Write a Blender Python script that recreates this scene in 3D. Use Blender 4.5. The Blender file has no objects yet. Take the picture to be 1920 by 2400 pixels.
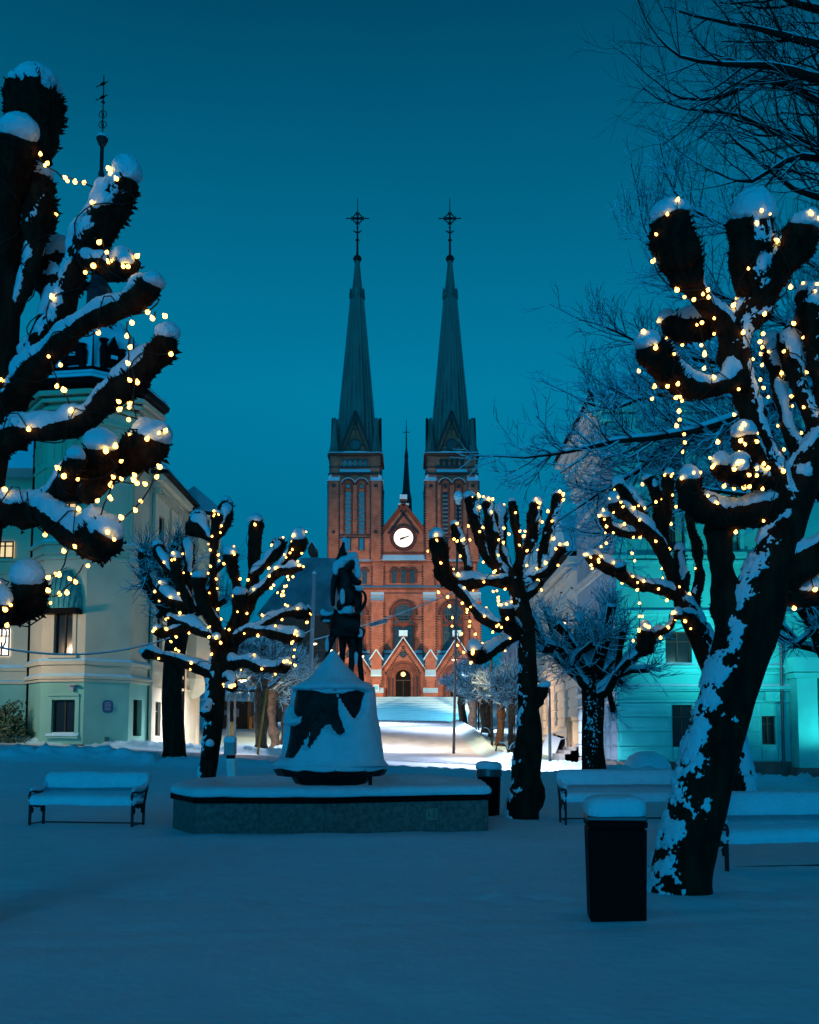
import bpy, bmesh, math, random
import numpy as np
from mathutils import Vector, Matrix, noise as mn
random.seed(7)
RNG = np.random.default_rng(7)
S = bpy.context.scene
COL = S.collection
R = math.radians
# ------------------------------------------------------------------ camera
FPX, U0, PITCH, HOR, EYE = 2333.3, 960.0, R(4.5), 1725.0, 1.6
V0 = HOR - FPX * math.tan(PITCH)
cam_d = bpy.data.cameras.new('camera'); cam = bpy.data.objects.new('camera', cam_d); COL.objects.link(cam)
cam.location = (0, 0, EYE); cam.rotation_euler = (R(90) + PITCH, 0, 0)
cam_d.sensor_width = 36; cam_d.lens = 35.0; cam_d.shift_y = (V0 - 1200) / 2400
cam_d.clip_start = 0.1; cam_d.clip_end = 3000
S.camera = cam
# ------------------------------------------------------------------ world: dusk sky, brighter towards the horizon
w = bpy.data.worlds.new('World'); S.world = w; w.use_nodes = True
nt = w.node_tree; nt.nodes.clear()
out = nt.nodes.new('ShaderNodeOutputWorld'); bg = nt.nodes.new('ShaderNodeBackground')
sky = nt.nodes.new('ShaderNodeTexSky'); sky.sky_type = 'NISHITA'; sky.sun_disc = False
sky.sun_elevation = R(-4); sky.sun_rotation = R(192)
tc = nt.nodes.new('ShaderNodeTexCoord'); sep = nt.nodes.new('ShaderNodeSeparateXYZ')
ramp = nt.nodes.new('ShaderNodeValToRGB'); cr = ramp.color_ramp
SKY = [(0.0, (0.0, .150, .285)), (.18, (0.0, .170, .315)), (.33, (0.0, .200, .362)), (.45, (0.0, .145, .272)), (.53, (0.0, .108, .210)), (.61, (0.0, .072, .148)), (.70, (0.0, .044, .096)), (.82, (0.0, .024, .054)), (1.0, (0.0, .014, .034))]
while len(cr.elements) < len(SKY): cr.elements.new(.5)
for e, (p, c) in zip(cr.elements, SKY): e.position = p; e.color = (*c, 1)
nz = nt.nodes.new('ShaderNodeTexNoise'); nz.inputs['Scale'].default_value = 1.6; nz.inputs['Detail'].default_value = 6; nz.inputs['Distortion'].default_value = .6
mr = nt.nodes.new('ShaderNodeMapRange'); mr.inputs['To Min'].default_value = .82; mr.inputs['To Max'].default_value = 1.16
mx = nt.nodes.new('ShaderNodeMix'); mx.data_type = 'RGBA'; mx.blend_type = 'MULTIPLY'; mx.inputs['Factor'].default_value = 1
ad = nt.nodes.new('ShaderNodeMix'); ad.data_type = 'RGBA'; ad.blend_type = 'ADD'; ad.inputs['Factor'].default_value = .02
L = nt.links.new
L(tc.outputs['Generated'], sep.inputs[0]); L(sep.outputs['Z'], ramp.inputs[0])
L(tc.outputs['Generated'], nz.inputs['Vector']); L(nz.outputs['Fac'], mr.inputs['Value'])
L(ramp.outputs[0], mx.inputs['A']); L(mr.outputs[0], mx.inputs['B'])
L(mx.outputs['Result'], ad.inputs['A']); L(sky.outputs[0], ad.inputs['B'])
L(ad.outputs['Result'], bg.inputs[0]); bg.inputs[1].default_value = .93; L(bg.outputs[0], out.inputs[0])
# low blue dusk light behind the camera, added to brighten snow facing it
sun_d = bpy.data.lights.new('sun', 'SUN'); sun_d.energy = .85; sun_d.angle = R(24); sun_d.color = (.0, .50, 1.0)
sun = bpy.data.objects.new('sun', sun_d); COL.objects.link(sun); sun.rotation_euler = (R(83), 0, R(-12)); sun.location = (0, 0, 60)
S.view_settings.view_transform = 'Standard'; S.view_settings.look = 'None'
S.view_settings.exposure = 0; S.view_settings.gamma = 1; S.view_settings.use_curve_mapping = False
S.cycles.use_denoising = True; S.cycles.max_bounces = 5; S.cycles.diffuse_bounces = 3
S.cycles.sample_clamp_indirect = 4; S.cycles.use_light_tree = True
# ------------------------------------------------------------------ measuring: a point of the place seen at (u, v) of the 1920x2400 picture, at ground distance y
CP, SP = math.cos(PITCH), math.sin(PITCH)
def W(u, v, y):
    a, b = u - U0, V0 - v
    dy = FPX * CP - b * SP; dz = FPX * SP + b * CP
    return Vector((a * y / dy, y, EYE + dz * y / dy))
def ppm(y): return FPX / y
# ------------------------------------------------------------------ noise (numpy)
def _h(ix, iy, iz):
    n = (ix * 374761393 + iy * 668265263 + iz * 2147483647 + 1013904223) & 0xffffffff
    n = ((n ^ (n >> 13)) * 1274126177) & 0xffffffff
    return ((n ^ (n >> 16)) & 0xffff) / 65535.0
def vnoise(p, s):
    p = np.asarray(p, float) * s + 1000.0
    i = np.floor(p).astype(np.int64); f = p - i; f = f * f * (3 - 2 * f)
    r = 0
    for dx in (0, 1):
        for dy in (0, 1):
            for dz in (0, 1):
                wgt = (f[:, 0] if dx else 1 - f[:, 0]) * (f[:, 1] if dy else 1 - f[:, 1]) * (f[:, 2] if dz else 1 - f[:, 2])
                r = r + wgt * _h(i[:, 0] + dx, i[:, 1] + dy, i[:, 2] + dz)
    return r * 2 - 1
def fbm(p, s, o=3):
    r, a = 0, 1.0
    for k in range(o): r = r + a * vnoise(p, s * 2 ** k); a *= .5
    return r / 1.75
def sstep(a, b, x):
    t = np.clip((x - a) / (b - a), 0, 1); return t * t * (3 - 2 * t)
# ------------------------------------------------------------------ objects
ORG = {}
def tag(o, label=None, cat=None, group=None, kind=None):
    if label: o['label'] = label
    if cat: o['category'] = cat
    if group: o['group'] = group
    if kind: o['kind'] = kind
    return o
def thing(name, loc, label, cat, group=None):
    o = bpy.data.objects.new(name, None); COL.objects.link(o); o.location = loc; o.empty_display_size = .3
    ORG[o.name] = Vector(loc); return tag(o, label, cat, group)
def org(parent): return ORG.get(parent.name, Vector()) if parent else Vector()
def link_mesh(name, me, parent=None, loc=None):
    o = bpy.data.objects.new(name, me); COL.objects.link(o)
    if parent: o.parent = parent; ORG[o.name] = org(parent)
    if loc is not None: o.location = Vector(loc) - org(parent)
    return o
def mesh_np(name, V, F, mat, parent=None, smooth=False):
    V = np.asarray(V, float) - np.array(org(parent))
    me = bpy.data.meshes.new(name); me.from_pydata(V.tolist(), [], [tuple(int(i) for i in f) for f in F])
    if mat: me.materials.append(mat)
    if smooth: me.shade_smooth()
    me.update()
    return link_mesh(name, me, parent)
class MB:
    def __init__(s): s.v = []; s.f = []
    def add(s, vs, fs):
        b = len(s.v); s.v += [tuple(x) for x in vs]; s.f += [tuple(b + i for i in f) for f in fs]
    def box(s, x0, x1, y0, y1, z0, z1):
        s.add([(x, y, z) for z in (z0, z1) for y in (y0, y1) for x in (x0, x1)],
              [(0, 2, 3, 1), (4, 5, 7, 6), (0, 1, 5, 4), (2, 6, 7, 3), (0, 4, 6, 2), (1, 3, 7, 5)])
    def bar(s, a, b, wx, wz=None, up=Vector((0, 0, 1))):
        a, b = Vector(a), Vector(b); wz = wz or wx; d = (b - a).normalized()
        if abs(d.dot(up)) > .98: up = Vector((0, 1, 0))
        r = d.cross(up).normalized(); u = r.cross(d)
        vs = [p + r * sx * wx / 2 + u * sz * wz / 2 for p in (a, b) for sz in (-1, 1) for sx in (-1, 1)]
        s.add(vs, [(0, 2, 3, 1), (4, 5, 7, 6), (0, 1, 5, 4), (2, 6, 7, 3), (0, 4, 6, 2), (1, 3, 7, 5)])
    def tube(s, pts, rad, seg=6, cap=True):
        pts = [Vector(p) for p in pts]; n = len(pts)
        if not hasattr(rad, '__len__'): rad = [rad] * n
        b = len(s.v); prev = None
        for i, p in enumerate(pts):
            d = (pts[min(i + 1, n - 1)] - pts[max(i - 1, 0)])
            d = d.normalized() if d.length > 1e-9 else Vector((0, 0, 1))
            ref = prev if prev is not None else (Vector((0, 1, 0)) if abs(d.y) < .9 else Vector((1, 0, 0)))
            r = (ref - d * ref.dot(d)); r = r.normalized() if r.length > 1e-6 else d.orthogonal().normalized()
            prev = r; u = d.cross(r)
            for k in range(seg):
                a = 2 * math.pi * k / seg
                s.v.append(tuple(p + (r * math.cos(a) + u * math.sin(a)) * rad[i]))
        for i in range(n - 1):
            for k in range(seg):
                k2 = (k + 1) % seg
                s.f.append((b + i * seg + k, b + i * seg + k2, b + (i + 1) * seg + k2, b + (i + 1) * seg + k))
        if cap:
            s.f.append(tuple(b + k for k in reversed(range(seg)))); s.f.append(tuple(b + (n - 1) * seg + k for k in range(seg)))
    def lathe(s, prof, c=(0, 0, 0), seg=16, rot=0.0, sx=1, sy=1):
        b = len(s.v); n = len(prof)
        for r, z in prof:
            for k in range(seg):
                a = rot + 2 * math.pi * k / seg
                s.v.append((c[0] + r * sx * math.cos(a), c[1] + r * sy * math.sin(a), c[2] + z))
        for i in range(n - 1):
            for k in range(seg):
                k2 = (k + 1) % seg
                s.f.append((b + i * seg + k, b + i * seg + k2, b + (i + 1) * seg + k2, b + (i + 1) * seg + k))
        if prof[0][0] > 1e-4: s.f.append(tuple(b + k for k in reversed(range(seg))))
        if prof[-1][0] > 1e-4: s.f.append(tuple(b + (n - 1) * seg + k for k in range(seg)))
    def build(s, name, mat, parent=None, smooth=False, bevel=0):
        if not s.v: return None
        o = mesh_np(name, s.v, s.f, mat, parent, smooth)
        if bevel:
            bm = bmesh.new(); bm.from_mesh(o.data)
            bmesh.ops.bevel(bm, geom=[e for e in bm.edges], offset=bevel, segments=1, affect='EDGES', clamp_overlap=True)
            bm.to_mesh(o.data); bm.free()
        return o
class Frame:                                            # a facade: u along it, z up, d out of it
    def __init__(s, o, u, n): s.o = Vector(o); s.u = Vector(u).normalized(); s.n = Vector(n).normalized()
    def p(s, u, z, d=0): return s.o + s.u * u + s.n * d + Vector((0, 0, z))
    def box(s, mb, u0, u1, z0, z1, d0, d1):
        vs = [s.p(u, z, d) for z in (z0, z1) for d in (d0, d1) for u in (u0, u1)]
        mb.add(vs, [(0, 2, 3, 1), (4, 5, 7, 6), (0, 1, 5, 4), (2, 6, 7, 3), (0, 4, 6, 2), (1, 3, 7, 5)])
    def poly(s, mb, pts, d0, d1):
        n = len(pts); vs = [s.p(u, z, d1) for u, z in pts] + [s.p(u, z, d0) for u, z in pts]
        mb.add(vs, [tuple(range(n)), tuple(range(2 * n - 1, n - 1, -1))] + [(i, n + i, n + (i + 1) % n, (i + 1) % n) for i in range(n)])
    def slope(s, mb, u0, u1, z0, z1, d0, d1):            # wedge: high at d0 (wall), low at d1 (out)
        vs = [s.p(u0, z0, d0), s.p(u1, z0, d0), s.p(u1, z0, d1), s.p(u0, z0, d1), s.p(u0, z1, d0), s.p(u1, z1, d0)]
        mb.add(vs, [(0, 1, 2, 3), (0, 4, 5, 1), (3, 2, 5, 4), (0, 3, 4), (1, 5, 2)])
    def ring(s, mb, uc, zc, r0, r1, d0, d1, a0=0.0, a1=180.0, n=14, tooth=0):
        k = max(2, n)
        for i in range(k):
            if tooth and i % 2: continue
            b0, b1 = R(a0 + (a1 - a0) * i / k), R(a0 + (a1 - a0) * (i + 1) / k)
            q = [(r0, b0), (r1, b0), (r1, b1), (r0, b1)]
            s.poly(mb, [(uc + r * math.cos(b), zc + r * math.sin(b)) for r, b in q], d0, d1)
    def arch(s, mb, uc, z0, zs, r, d0, d1, n=10):
        s.poly(mb, [(uc - r, z0), (uc + r, z0)] + [(uc + r * math.cos(math.pi * i / n), zs + r * math.sin(math.pi * i / n)) for i in range(n + 1)], d0, d1)
    def disc(s, mb, uc, zc, r, d0, d1, n=20):
        s.poly(mb, [(uc + r * math.cos(2 * math.pi * i / n), zc + r * math.sin(2 * math.pi * i / n)) for i in range(n)], d0, d1)
    def wall(s, mb, u0, u1, z0, z1, holes, rev=.25):     # front sheet with openings and reveals
        us = sorted({u0, u1, *[h[0] for h in holes], *[h[1] for h in holes]}); zs = sorted({z0, z1, *[h[2] for h in holes], *[h[3] for h in holes]})
        for a, b in zip(us, us[1:]):
            for c, d in zip(zs, zs[1:]):
                um, zm = (a + b) / 2, (c + d) / 2
                if any(h[0] < um < h[1] and h[2] < zm < h[3] for h in holes): continue
                mb.add([s.p(a, c), s.p(b, c), s.p(b, d), s.p(a, d)], [(0, 1, 2, 3)])
        for a, b, c, d in holes:
            q = [s.p(a, c), s.p(b, c), s.p(b, d), s.p(a, d)]; k = [s.p(x, z, -rev) for x, z in ((a, c), (b, c), (b, d), (a, d))]
            mb.add(q + k, [(i, 4 + i, 4 + (i + 1) % 4, (i + 1) % 4) for i in range(4)])
# ------------------------------------------------------------------ materials (all procedural)
def mat(name, col, rough=.7, metal=0, var=0, vs=3.0, bump=0, bs=20.0, emit=None, es=0, stretch=None, spec=.3):
    m = bpy.data.materials.new(name); m.use_nodes = True; t = m.node_tree; b = t.nodes['Principled BSDF']
    b.inputs['Base Color'].default_value = (*col, 1); b.inputs['Roughness'].default_value = rough; b.inputs['Metallic'].default_value = metal
    b.inputs['Specular IOR Level'].default_value = spec
    if emit: b.inputs['Emission Color'].default_value = (*emit, 1); b.inputs['Emission Strength'].default_value = es
    if var or bump:
        tcn = t.nodes.new('ShaderNodeTexCoord'); src = tcn.outputs['Object']
        if stretch:
            mp = t.nodes.new('ShaderNodeMapping'); mp.inputs['Scale'].default_value = stretch; t.links.new(src, mp.inputs['Vector']); src = mp.outputs[0]
        if var:
            n = t.nodes.new('ShaderNodeTexNoise'); n.inputs['Scale'].default_value = vs; n.inputs['Detail'].default_value = 5; t.links.new(src, n.inputs['Vector'])
            r = t.nodes.new('ShaderNodeValToRGB'); r.color_ramp.elements[0].position = .32; r.color_ramp.elements[1].position = .68
            r.color_ramp.elements[0].color = (*[c * (1 - var) for c in col], 1); r.color_ramp.elements[1].color = (*[min(1, c * (1 + var)) for c in col], 1)
            t.links.new(n.outputs['Fac'], r.inputs[0]); t.links.new(r.outputs[0], b.inputs['Base Color'])
        if bump:
            n2 = t.nodes.new('ShaderNodeTexNoise'); n2.inputs['Scale'].default_value = bs; n2.inputs['Detail'].default_value = 4; t.links.new(src, n2.inputs['Vector'])
            bp = t.nodes.new('ShaderNodeBump'); bp.inputs['Strength'].default_value = bump; bp.inputs['Distance'].default_value = .05
            t.links.new(n2.outputs['Fac'], bp.inputs['Height']); t.links.new(bp.outputs[0], b.inputs['Normal'])
    return m
def brick_mat(name, c1, c2, cm, sw=.5, sh=.16):
    m = mat(name, c1, .85); t = m.node_tree; b = t.nodes['Principled BSDF']
    tcn = t.nodes.new('ShaderNodeTexCoord'); sp = t.nodes.new('ShaderNodeSeparateXYZ'); a = t.nodes.new('ShaderNodeMath'); cb = t.nodes.new('ShaderNodeCombineXYZ')
    t.links.new(tcn.outputs['Object'], sp.inputs[0]); t.links.new(sp.outputs[0], a.inputs[0]); t.links.new(sp.outputs[1], a.inputs[1])
    t.links.new(a.outputs[0], cb.inputs[0]); t.links.new(sp.outputs[2], cb.inputs[1])
    br = t.nodes.new('ShaderNodeTexBrick'); br.inputs['Scale'].default_value = 1; br.inputs['Brick Width'].default_value = sw; br.inputs['Row Height'].default_value = sh
    br.inputs['Mortar Size'].default_value = .018; br.inputs['Color1'].default_value = (*c1, 1); br.inputs['Color2'].default_value = (*c2, 1); br.inputs['Mortar'].default_value = (*cm, 1)
    t.links.new(cb.outputs[0], br.inputs['Vector'])
    n = t.nodes.new('ShaderNodeTexNoise'); n.inputs['Scale'].default_value = .9; n.inputs['Detail'].default_value = 6; t.links.new(tcn.outputs['Object'], n.inputs['Vector'])
    mrn = t.nodes.new('ShaderNodeMapRange'); mrn.inputs['From Min'].default_value = .3; mrn.inputs['From Max'].default_value = .7; mrn.inputs['To Min'].default_value = .7; mrn.inputs['To Max'].default_value = 1.25
    t.links.new(n.outputs['Fac'], mrn.inputs['Value'])
    mxn = t.nodes.new('ShaderNodeMix'); mxn.data_type = 'RGBA'; mxn.blend_type = 'MULTIPLY'; mxn.inputs['Factor'].default_value = 1
    t.links.new(br.outputs['Color'], mxn.inputs['A']); t.links.new(mrn.outputs[0], mxn.inputs['B']); t.links.new(mxn.outputs['Result'], b.inputs['Base Color'])
    return m
M = {}
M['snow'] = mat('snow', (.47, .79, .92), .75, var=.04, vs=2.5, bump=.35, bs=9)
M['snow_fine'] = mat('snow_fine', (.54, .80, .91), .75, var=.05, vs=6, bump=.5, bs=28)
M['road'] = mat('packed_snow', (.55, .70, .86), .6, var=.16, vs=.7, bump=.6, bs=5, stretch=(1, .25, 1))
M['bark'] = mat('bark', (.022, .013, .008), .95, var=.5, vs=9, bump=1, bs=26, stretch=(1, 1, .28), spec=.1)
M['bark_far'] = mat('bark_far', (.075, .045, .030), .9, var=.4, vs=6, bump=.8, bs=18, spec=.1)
M['twig'] = mat('twig', (.020, .016, .014), .9, spec=.1)
M['brick'] = brick_mat('red_brick', (.40, .145, .085), (.31, .100, .062), (.30, .150, .105))
M['brick_dark'] = mat('glazed_brick', (.020, .016, .022), .5, var=.3)
M['brick_trim'] = brick_mat('moulded_brick', (.24, .062, .034), (.18, .050, .030), (.10, .04, .03), .3, .12)
M['copper'] = mat('copper', (.055, .135, .125), .6, var=.45, vs=1.2, stretch=(1, 1, .15))
M['copper_seam'] = mat('copper_seam', (.085, .20, .19), .6, var=.2)
M['iron'] = mat('iron', (.012, .012, .013), .55, spec=.3)
M['bronze'] = mat('bronze', (.012, .011, .011), .5, .4, var=.4, vs=8, bump=.5, bs=14, spec=.3)
M['glass'] = mat('glass', (.012, .022, .026), .12, spec=.5)
M['glass_tint'] = mat('leaded_glass', (.020, .045, .048), .3, var=.4, vs=5)
M['thin_snow'] = mat('thin_snow_on_slate', (.15, .24, .29), .8, var=.3, vs=.6, stretch=(1, 1, .3))
M['louvre'] = mat('frosted_louvre', (.26, .33, .35), .8, var=.25, vs=4)
M['slate'] = mat('slate', (.035, .04, .045), .7, var=.3)
M['cream'] = mat('cream_plaster', (.62, .52, .36), .85, var=.10, vs=.8, bump=.15, bs=30)
M['sage'] = mat('sage_plaster', (.22, .46, .36), .85, var=.10, vs=.9, bump=.15, bs=30)
M['mint'] = mat('mint_plaster', (.03, .54, .50), .85, var=.10, vs=.7, bump=.15, bs=25)
M['mint_trim'] = mat('mint_trim', (.04, .60, .57), .8, var=.08, vs=2)
M['grey_plaster'] = mat('grey_plaster', (.26, .33, .40), .85, var=.1, vs=1)
M['pale_plaster'] = mat('pale_plaster', (.66, .60, .55), .85, var=.08, vs=1)
M['granite'] = mat('granite', (.20, .125, .115), .8, var=.35, vs=14, bump=.3, bs=60)
M['plinth'] = mat('plinth_stone', (.14, .12, .11), .85, var=.25, vs=2.5, bump=.3, bs=12)
M['wood_dark'] = mat('dark_timber', (.05, .04, .032), .8, var=.3, vs=4, stretch=(6, 6, .4))
M['wood_warm'] = mat('warm_timber', (.30, .14, .05), .75, var=.25, vs=5, stretch=(6, 6, .4))
M['black'] = mat('black_paint', (.003, .003, .0035), .6, spec=.06)
M['zinc'] = mat('zinc', (.10, .10, .11), .45, .6)
M['white_paint'] = mat('white_paint', (.72, .70, .70), .6, var=.05)
M['grey_paint'] = mat('grey_paint', (.36, .35, .37), .6, var=.08)
M['brass'] = mat('brass', (.42, .34, .28), .35, .7)
M['yellow'] = mat('yellow_plastic', (.80, .28, .04), .5)
M['canvas'] = mat('canvas', (.06, .30, .29), .9, var=.2, vs=8)
M['leaf_dry'] = mat('dry_leaf', (.22, .09, .03), .8, var=.3, vs=20)
M['leaf_green'] = mat('evergreen_leaf', (.045, .085, .045), .5, var=.4, vs=12)
M['curtain'] = mat('curtain', (.07, .42, .36), .9, var=.3, vs=9, stretch=(6, 6, .3))
M['bulb'] = mat('bulb', (1, .8, .5), .4, emit=(1.0, .42, .065), es=9.5)
M['clock_lit'] = mat('clock_dial', (.9, .85, .75), .4, emit=(1.0, .84, .62), es=1.25)
M['lamp_lit'] = mat('lamp_lens', (1, .9, .7), .4, emit=(1.0, .62, .30), es=9)
M['lamp_amber'] = mat('amber_lens', (1, .7, .4), .4, emit=(1.0, .48, .12), es=1.7)
M['win_warm'] = mat('lit_window', (.8, .6, .3), .5, emit=(1.0, .66, .28), es=.9)
M['win_white'] = mat('bright_window', (.9, .85, .8), .5, emit=(1.0, .93, .82), es=1.6)
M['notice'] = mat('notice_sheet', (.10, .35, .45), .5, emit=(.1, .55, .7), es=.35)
M['wire'] = mat('cable_rubber', (.01, .012, .010), .7)
def lamp(name, kind, loc, energy, col, target=None, spot=100, blend=.6, size=.25):
    d = bpy.data.lights.new(name, kind); d.energy = energy; d.color = col; d.shadow_soft_size = size
    o = bpy.data.objects.new(name, d); COL.objects.link(o); o.location = loc
    if kind == 'SPOT': d.spot_size = R(spot); d.spot_blend = blend
    if target is not None: o.rotation_euler = (Vector(target) - Vector(loc)).to_track_quat('-Z', 'Y').to_euler()
    return o
def islands(V, F, minf=12):
    par_ = list(range(len(V)))
    def find(a):
        while par_[a] != a: par_[a] = par_[par_[a]]; a = par_[a]
        return a
    for f in F:
        r = find(f[0])
        for k in f[1:]: par_[find(k)] = r
    groups = {}
    for f in F: groups.setdefault(find(f[0]), []).append(f)
    for fs in groups.values():
        ids = sorted({i for f in fs for i in f}); mp = {i: k for k, i in enumerate(ids)}
        if len(fs) > minf: yield np.asarray(V)[ids], [tuple(mp[i] for i in f) for f in fs]
def pnoise(V, s): return np.array([mn.noise(Vector(v) * s) for v in V])
def remeshed(V, F, voxel, name):
    me = bpy.data.meshes.new(name); me.from_pydata([tuple(v) for v in V], [], [tuple(f) for f in F])
    o = bpy.data.objects.new(name, me); COL.objects.link(o)
    md = o.modifiers.new('r', 'REMESH'); md.mode = 'VOXEL'; md.voxel_size = voxel
    sm = o.modifiers.new('s', 'SMOOTH'); sm.factor = .5; sm.iterations = 3
    dg = bpy.context.evaluated_depsgraph_get(); ev = o.evaluated_get(dg); m2 = ev.to_mesh()
    n = len(m2.vertices); co = np.empty(n * 3); m2.vertices.foreach_get('co', co)
    no = np.empty(n * 3); m2.vertices.foreach_get('normal', no)
    Fo = [tuple(p.vertices) for p in m2.polygons]
    ev.to_mesh_clear(); bpy.data.objects.remove(o); bpy.data.meshes.remove(me)
    return co.reshape(-1, 3), no.reshape(-1, 3), Fo
# ================================================================== ground
def road_mask(x, y):
    a = sstep(32.6, 33.6, y + .02 * x) * (1 - sstep(40.5, 41.6, y + .02 * x))
    c = sstep(-5.2, -4.4, x) * (1 - sstep(3.6, 4.4, x)) * sstep(38, 39, y) * (1 - sstep(106, 109, y))
    return np.maximum(a, c)
def base_h(x, y):
    x = np.asarray(x, float); y = np.asarray(y, float)
    cross = .55 - .045 * np.clip(x, -22, 18)
    fade = 1 - .65 * sstep(44, 66, y)
    rise = np.interp(y, [0, 45, 60, 75, 90, 108, 126, 400, 1200], [0, 0, .4, 1.5, 2.3, 3.0, 6.3, 8, 12])
    return sstep(22, 35, y) * cross * fade + rise
def H(x, y): return float(base_h(x, y))
def grid(xs, ys):
    X, Y = np.meshgrid(xs, ys); n, m = len(ys), len(xs)
    i = np.arange(n * m).reshape(n, m)
    F = np.stack([i[:-1, :-1], i[:-1, 1:], i[1:, 1:], i[1:, :-1]], -1).reshape(-1, 4)
    return X.ravel(), Y.ravel(), F
xs = np.concatenate([np.linspace(-600, -30, 20)[:-1], np.linspace(-30, -17, 40)[:-1], np.linspace(-17, 17, 300)[:-1], np.linspace(17, 30, 40)[:-1], np.linspace(30, 600, 20)])
ys = np.concatenate([np.linspace(-60, 2, 16)[:-1], np.linspace(2, 12, 110)[:-1], np.linspace(12, 30, 150)[:-1], np.linspace(30, 46, 150)[:-1], np.linspace(46, 110, 130)[:-1], np.linspace(110, 1400, 40)])
X, Y, F = grid(xs, ys)
P3 = np.stack([X, Y, 0 * X], 1)
Z = base_h(X, Y)
rm = road_mask(X, Y)
near = 1 - sstep(100, 130, np.abs(Y)) 
Z += near * (1 - rm) * (.05 * fbm(P3, .35, 3) + .012 * fbm(P3, 2.2, 3))
# a line of footprints, soft old tracks and clumps fallen from the trees
fr_ = np.random.default_rng(3)
for q in range(46):
    t_ = q / 45.0; fx_ = -8.5 + 12.5 * t_ + (.13 if q % 2 else -.13) * .3; fy_ = 13.2 - 2.6 * math.sin(t_ * 2.6) - 1.2 * t_ + (.12 if q % 2 else -.12)
    Z += -.045 * np.exp(-(((X - fx_) / .15) ** 2 + ((Y - fy_) / .085) ** 2)) + .010 * np.exp(-(((X - fx_ - .16) / .10) ** 2 + ((Y - fy_) / .12) ** 2))
for c0, c1 in ((8.2, .10), (8.75, .11), (23.5, -.06)): Z += -.016 * np.exp(-((Y - c0 - c1 * X - .25 * np.sin(X * .45)) / .16) ** 2)
for q in range(90):
    k_ = ((2.9, 10.0), (-3.6, 9.6), (2.1, 19.2), (-4.4, 22), (5.0, 16.5))[q % 5]; fx_, fy_ = k_[0] + fr_.normal() * 1.2, k_[1] + fr_.normal() * .9; sz_ = fr_.uniform(.05, .11)
    Z += fr_.uniform(.015, .05) * np.exp(-(((X - fx_) ** 2 + (Y - fy_) ** 2) / sz_ ** 2))
# trodden path marks on the park snow and the ploughed banks beside the street
Z += -.035 * np.exp(-((Y - 20.8 - .10 * X + .5 * np.sin(X * .5)) / .55) ** 2) * (X < -4) * (.6 + .4 * vnoise(P3, 3.0))
Z += -.05 * np.exp(-((Y - 26.2 - .05 * X) / .8) ** 2) * (X < -3)
bank = np.exp(-((Y + .02 * X - 31.6 + .35 * vnoise(P3, .5)) / .75) ** 2) * (np.abs(X) < 26)
bank2 = np.exp(-((Y + .02 * X - 42.3) / .6) ** 2) * ((X < -4.6) | ((X > 4.2) & (X < 7.6)))
side = (np.exp(-((X + 5.7) / .6) ** 2) + np.exp(-((X - 4.9) / .55) ** 2)) * sstep(43, 45, Y) * (1 - sstep(104, 108, Y))
lump = .55 + .6 * np.abs(fbm(P3, 2.6, 3)) + .3 * np.abs(vnoise(P3, 6.5))
Z += (bank * (.24 + .22 * (np.abs(X + 1) > 7)) + bank2 * .34 + side * .40) * lump
# foreground drifts: soft hollows round the trunk feet, bin and fountain
Z += .07 * np.exp(-(((X + 1.4) / 3.4) ** 2 + ((Y - 15.4) / .7) ** 2)) * .8
for tx, ty, tr in ((2.74, 10.1, .7), (2.16, 19.3, .6)): Z += .05 * np.exp(-(((X - tx + .3) / tr) ** 2 + ((Y - ty + .1) / tr) ** 2))
Z -= .03 * rm
Z -= 1.2 * sstep(108, 112, Y) * (1 - sstep(124, 127, Y)) * (np.abs(X + .9) < 9)
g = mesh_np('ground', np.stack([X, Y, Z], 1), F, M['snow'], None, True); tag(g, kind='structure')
# ploughed carriageway: packed snow sheets a little above the ground sheet
def drape(name, xs, ys, dz, yshift=0):
    x, y, f = grid(xs, ys); y = y - yshift * x
    p = np.stack([x, y, 0 * x], 1)
    z = base_h(x, y) + dz + .012 * fbm(p, 1.7, 3) - .02 * np.abs(np.sin((x if yshift == 0 else y * 2.0) * 1.9)) * .5
    o = mesh_np(name, np.stack([x, y, z], 1), f, M['road'], None, True); return tag(o, kind='structure')
drape('cross_street', np.linspace(-30, 30, 200), np.linspace(33.0, 41.2, 60), .004, .02)
drape('road', np.linspace(-4.9, 4.1, 50), np.linspace(41.6, 108.5, 220), .010)
# ================================================================== church
YC = 134.0; KM = FPX / YC
zc = lambda v: W(945.5, v, YC).z
cxw = W(945.5, 1640, YC).x
zb = zc(1640)
church = thing('church', (cxw, YC, zb), 'red brick twin-spired church with snowy ledges and a lit clock', 'church')
FC = Frame((cxw, YC, 0), (1, 0, 0), (0, -1, 0))
m = lambda px: px / KM                                   # picture pixels at the facade to metres
# --- body
mb = MB()
FC.box(mb, -m(178), m(178), zb - 1, zc(1378), -14, 0)
FC.box(mb, -m(175), m(175), zc(1378), zc(1312), -14, -.35)
mb.box(cxw - 9.2, cxw + 9.2, YC + 14, YC + 48, zb - 1, zc(1378))
FC.poly(mb, [(-m(186), zb - 1), (-m(178), zb - 1), (-m(178), zc(1400)), (-m(182), zc(1412))], -1.5, .3)
FC.poly(mb, [(m(178), zb - 1), (m(186), zb - 1), (m(182), zc(1412)), (m(178), zc(1400))], -1.5, .3)
for s in (-1, 1):
    FC.box(mb, *sorted((s * m(46), s * m(77))), zb - 1, zc(1408), 0, .55)
    FC.box(mb, *sorted((s * m(156), s * m(183))), zb - 1, zc(1408), 0, .45)
    FC.box(mb, *sorted((s * m(46), s * m(74))), zc(1372), zc(1318), -.35, -.05)
FC.box(mb, -m(52), m(52), zc(1312), zc(1240), -10, -.5)
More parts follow.
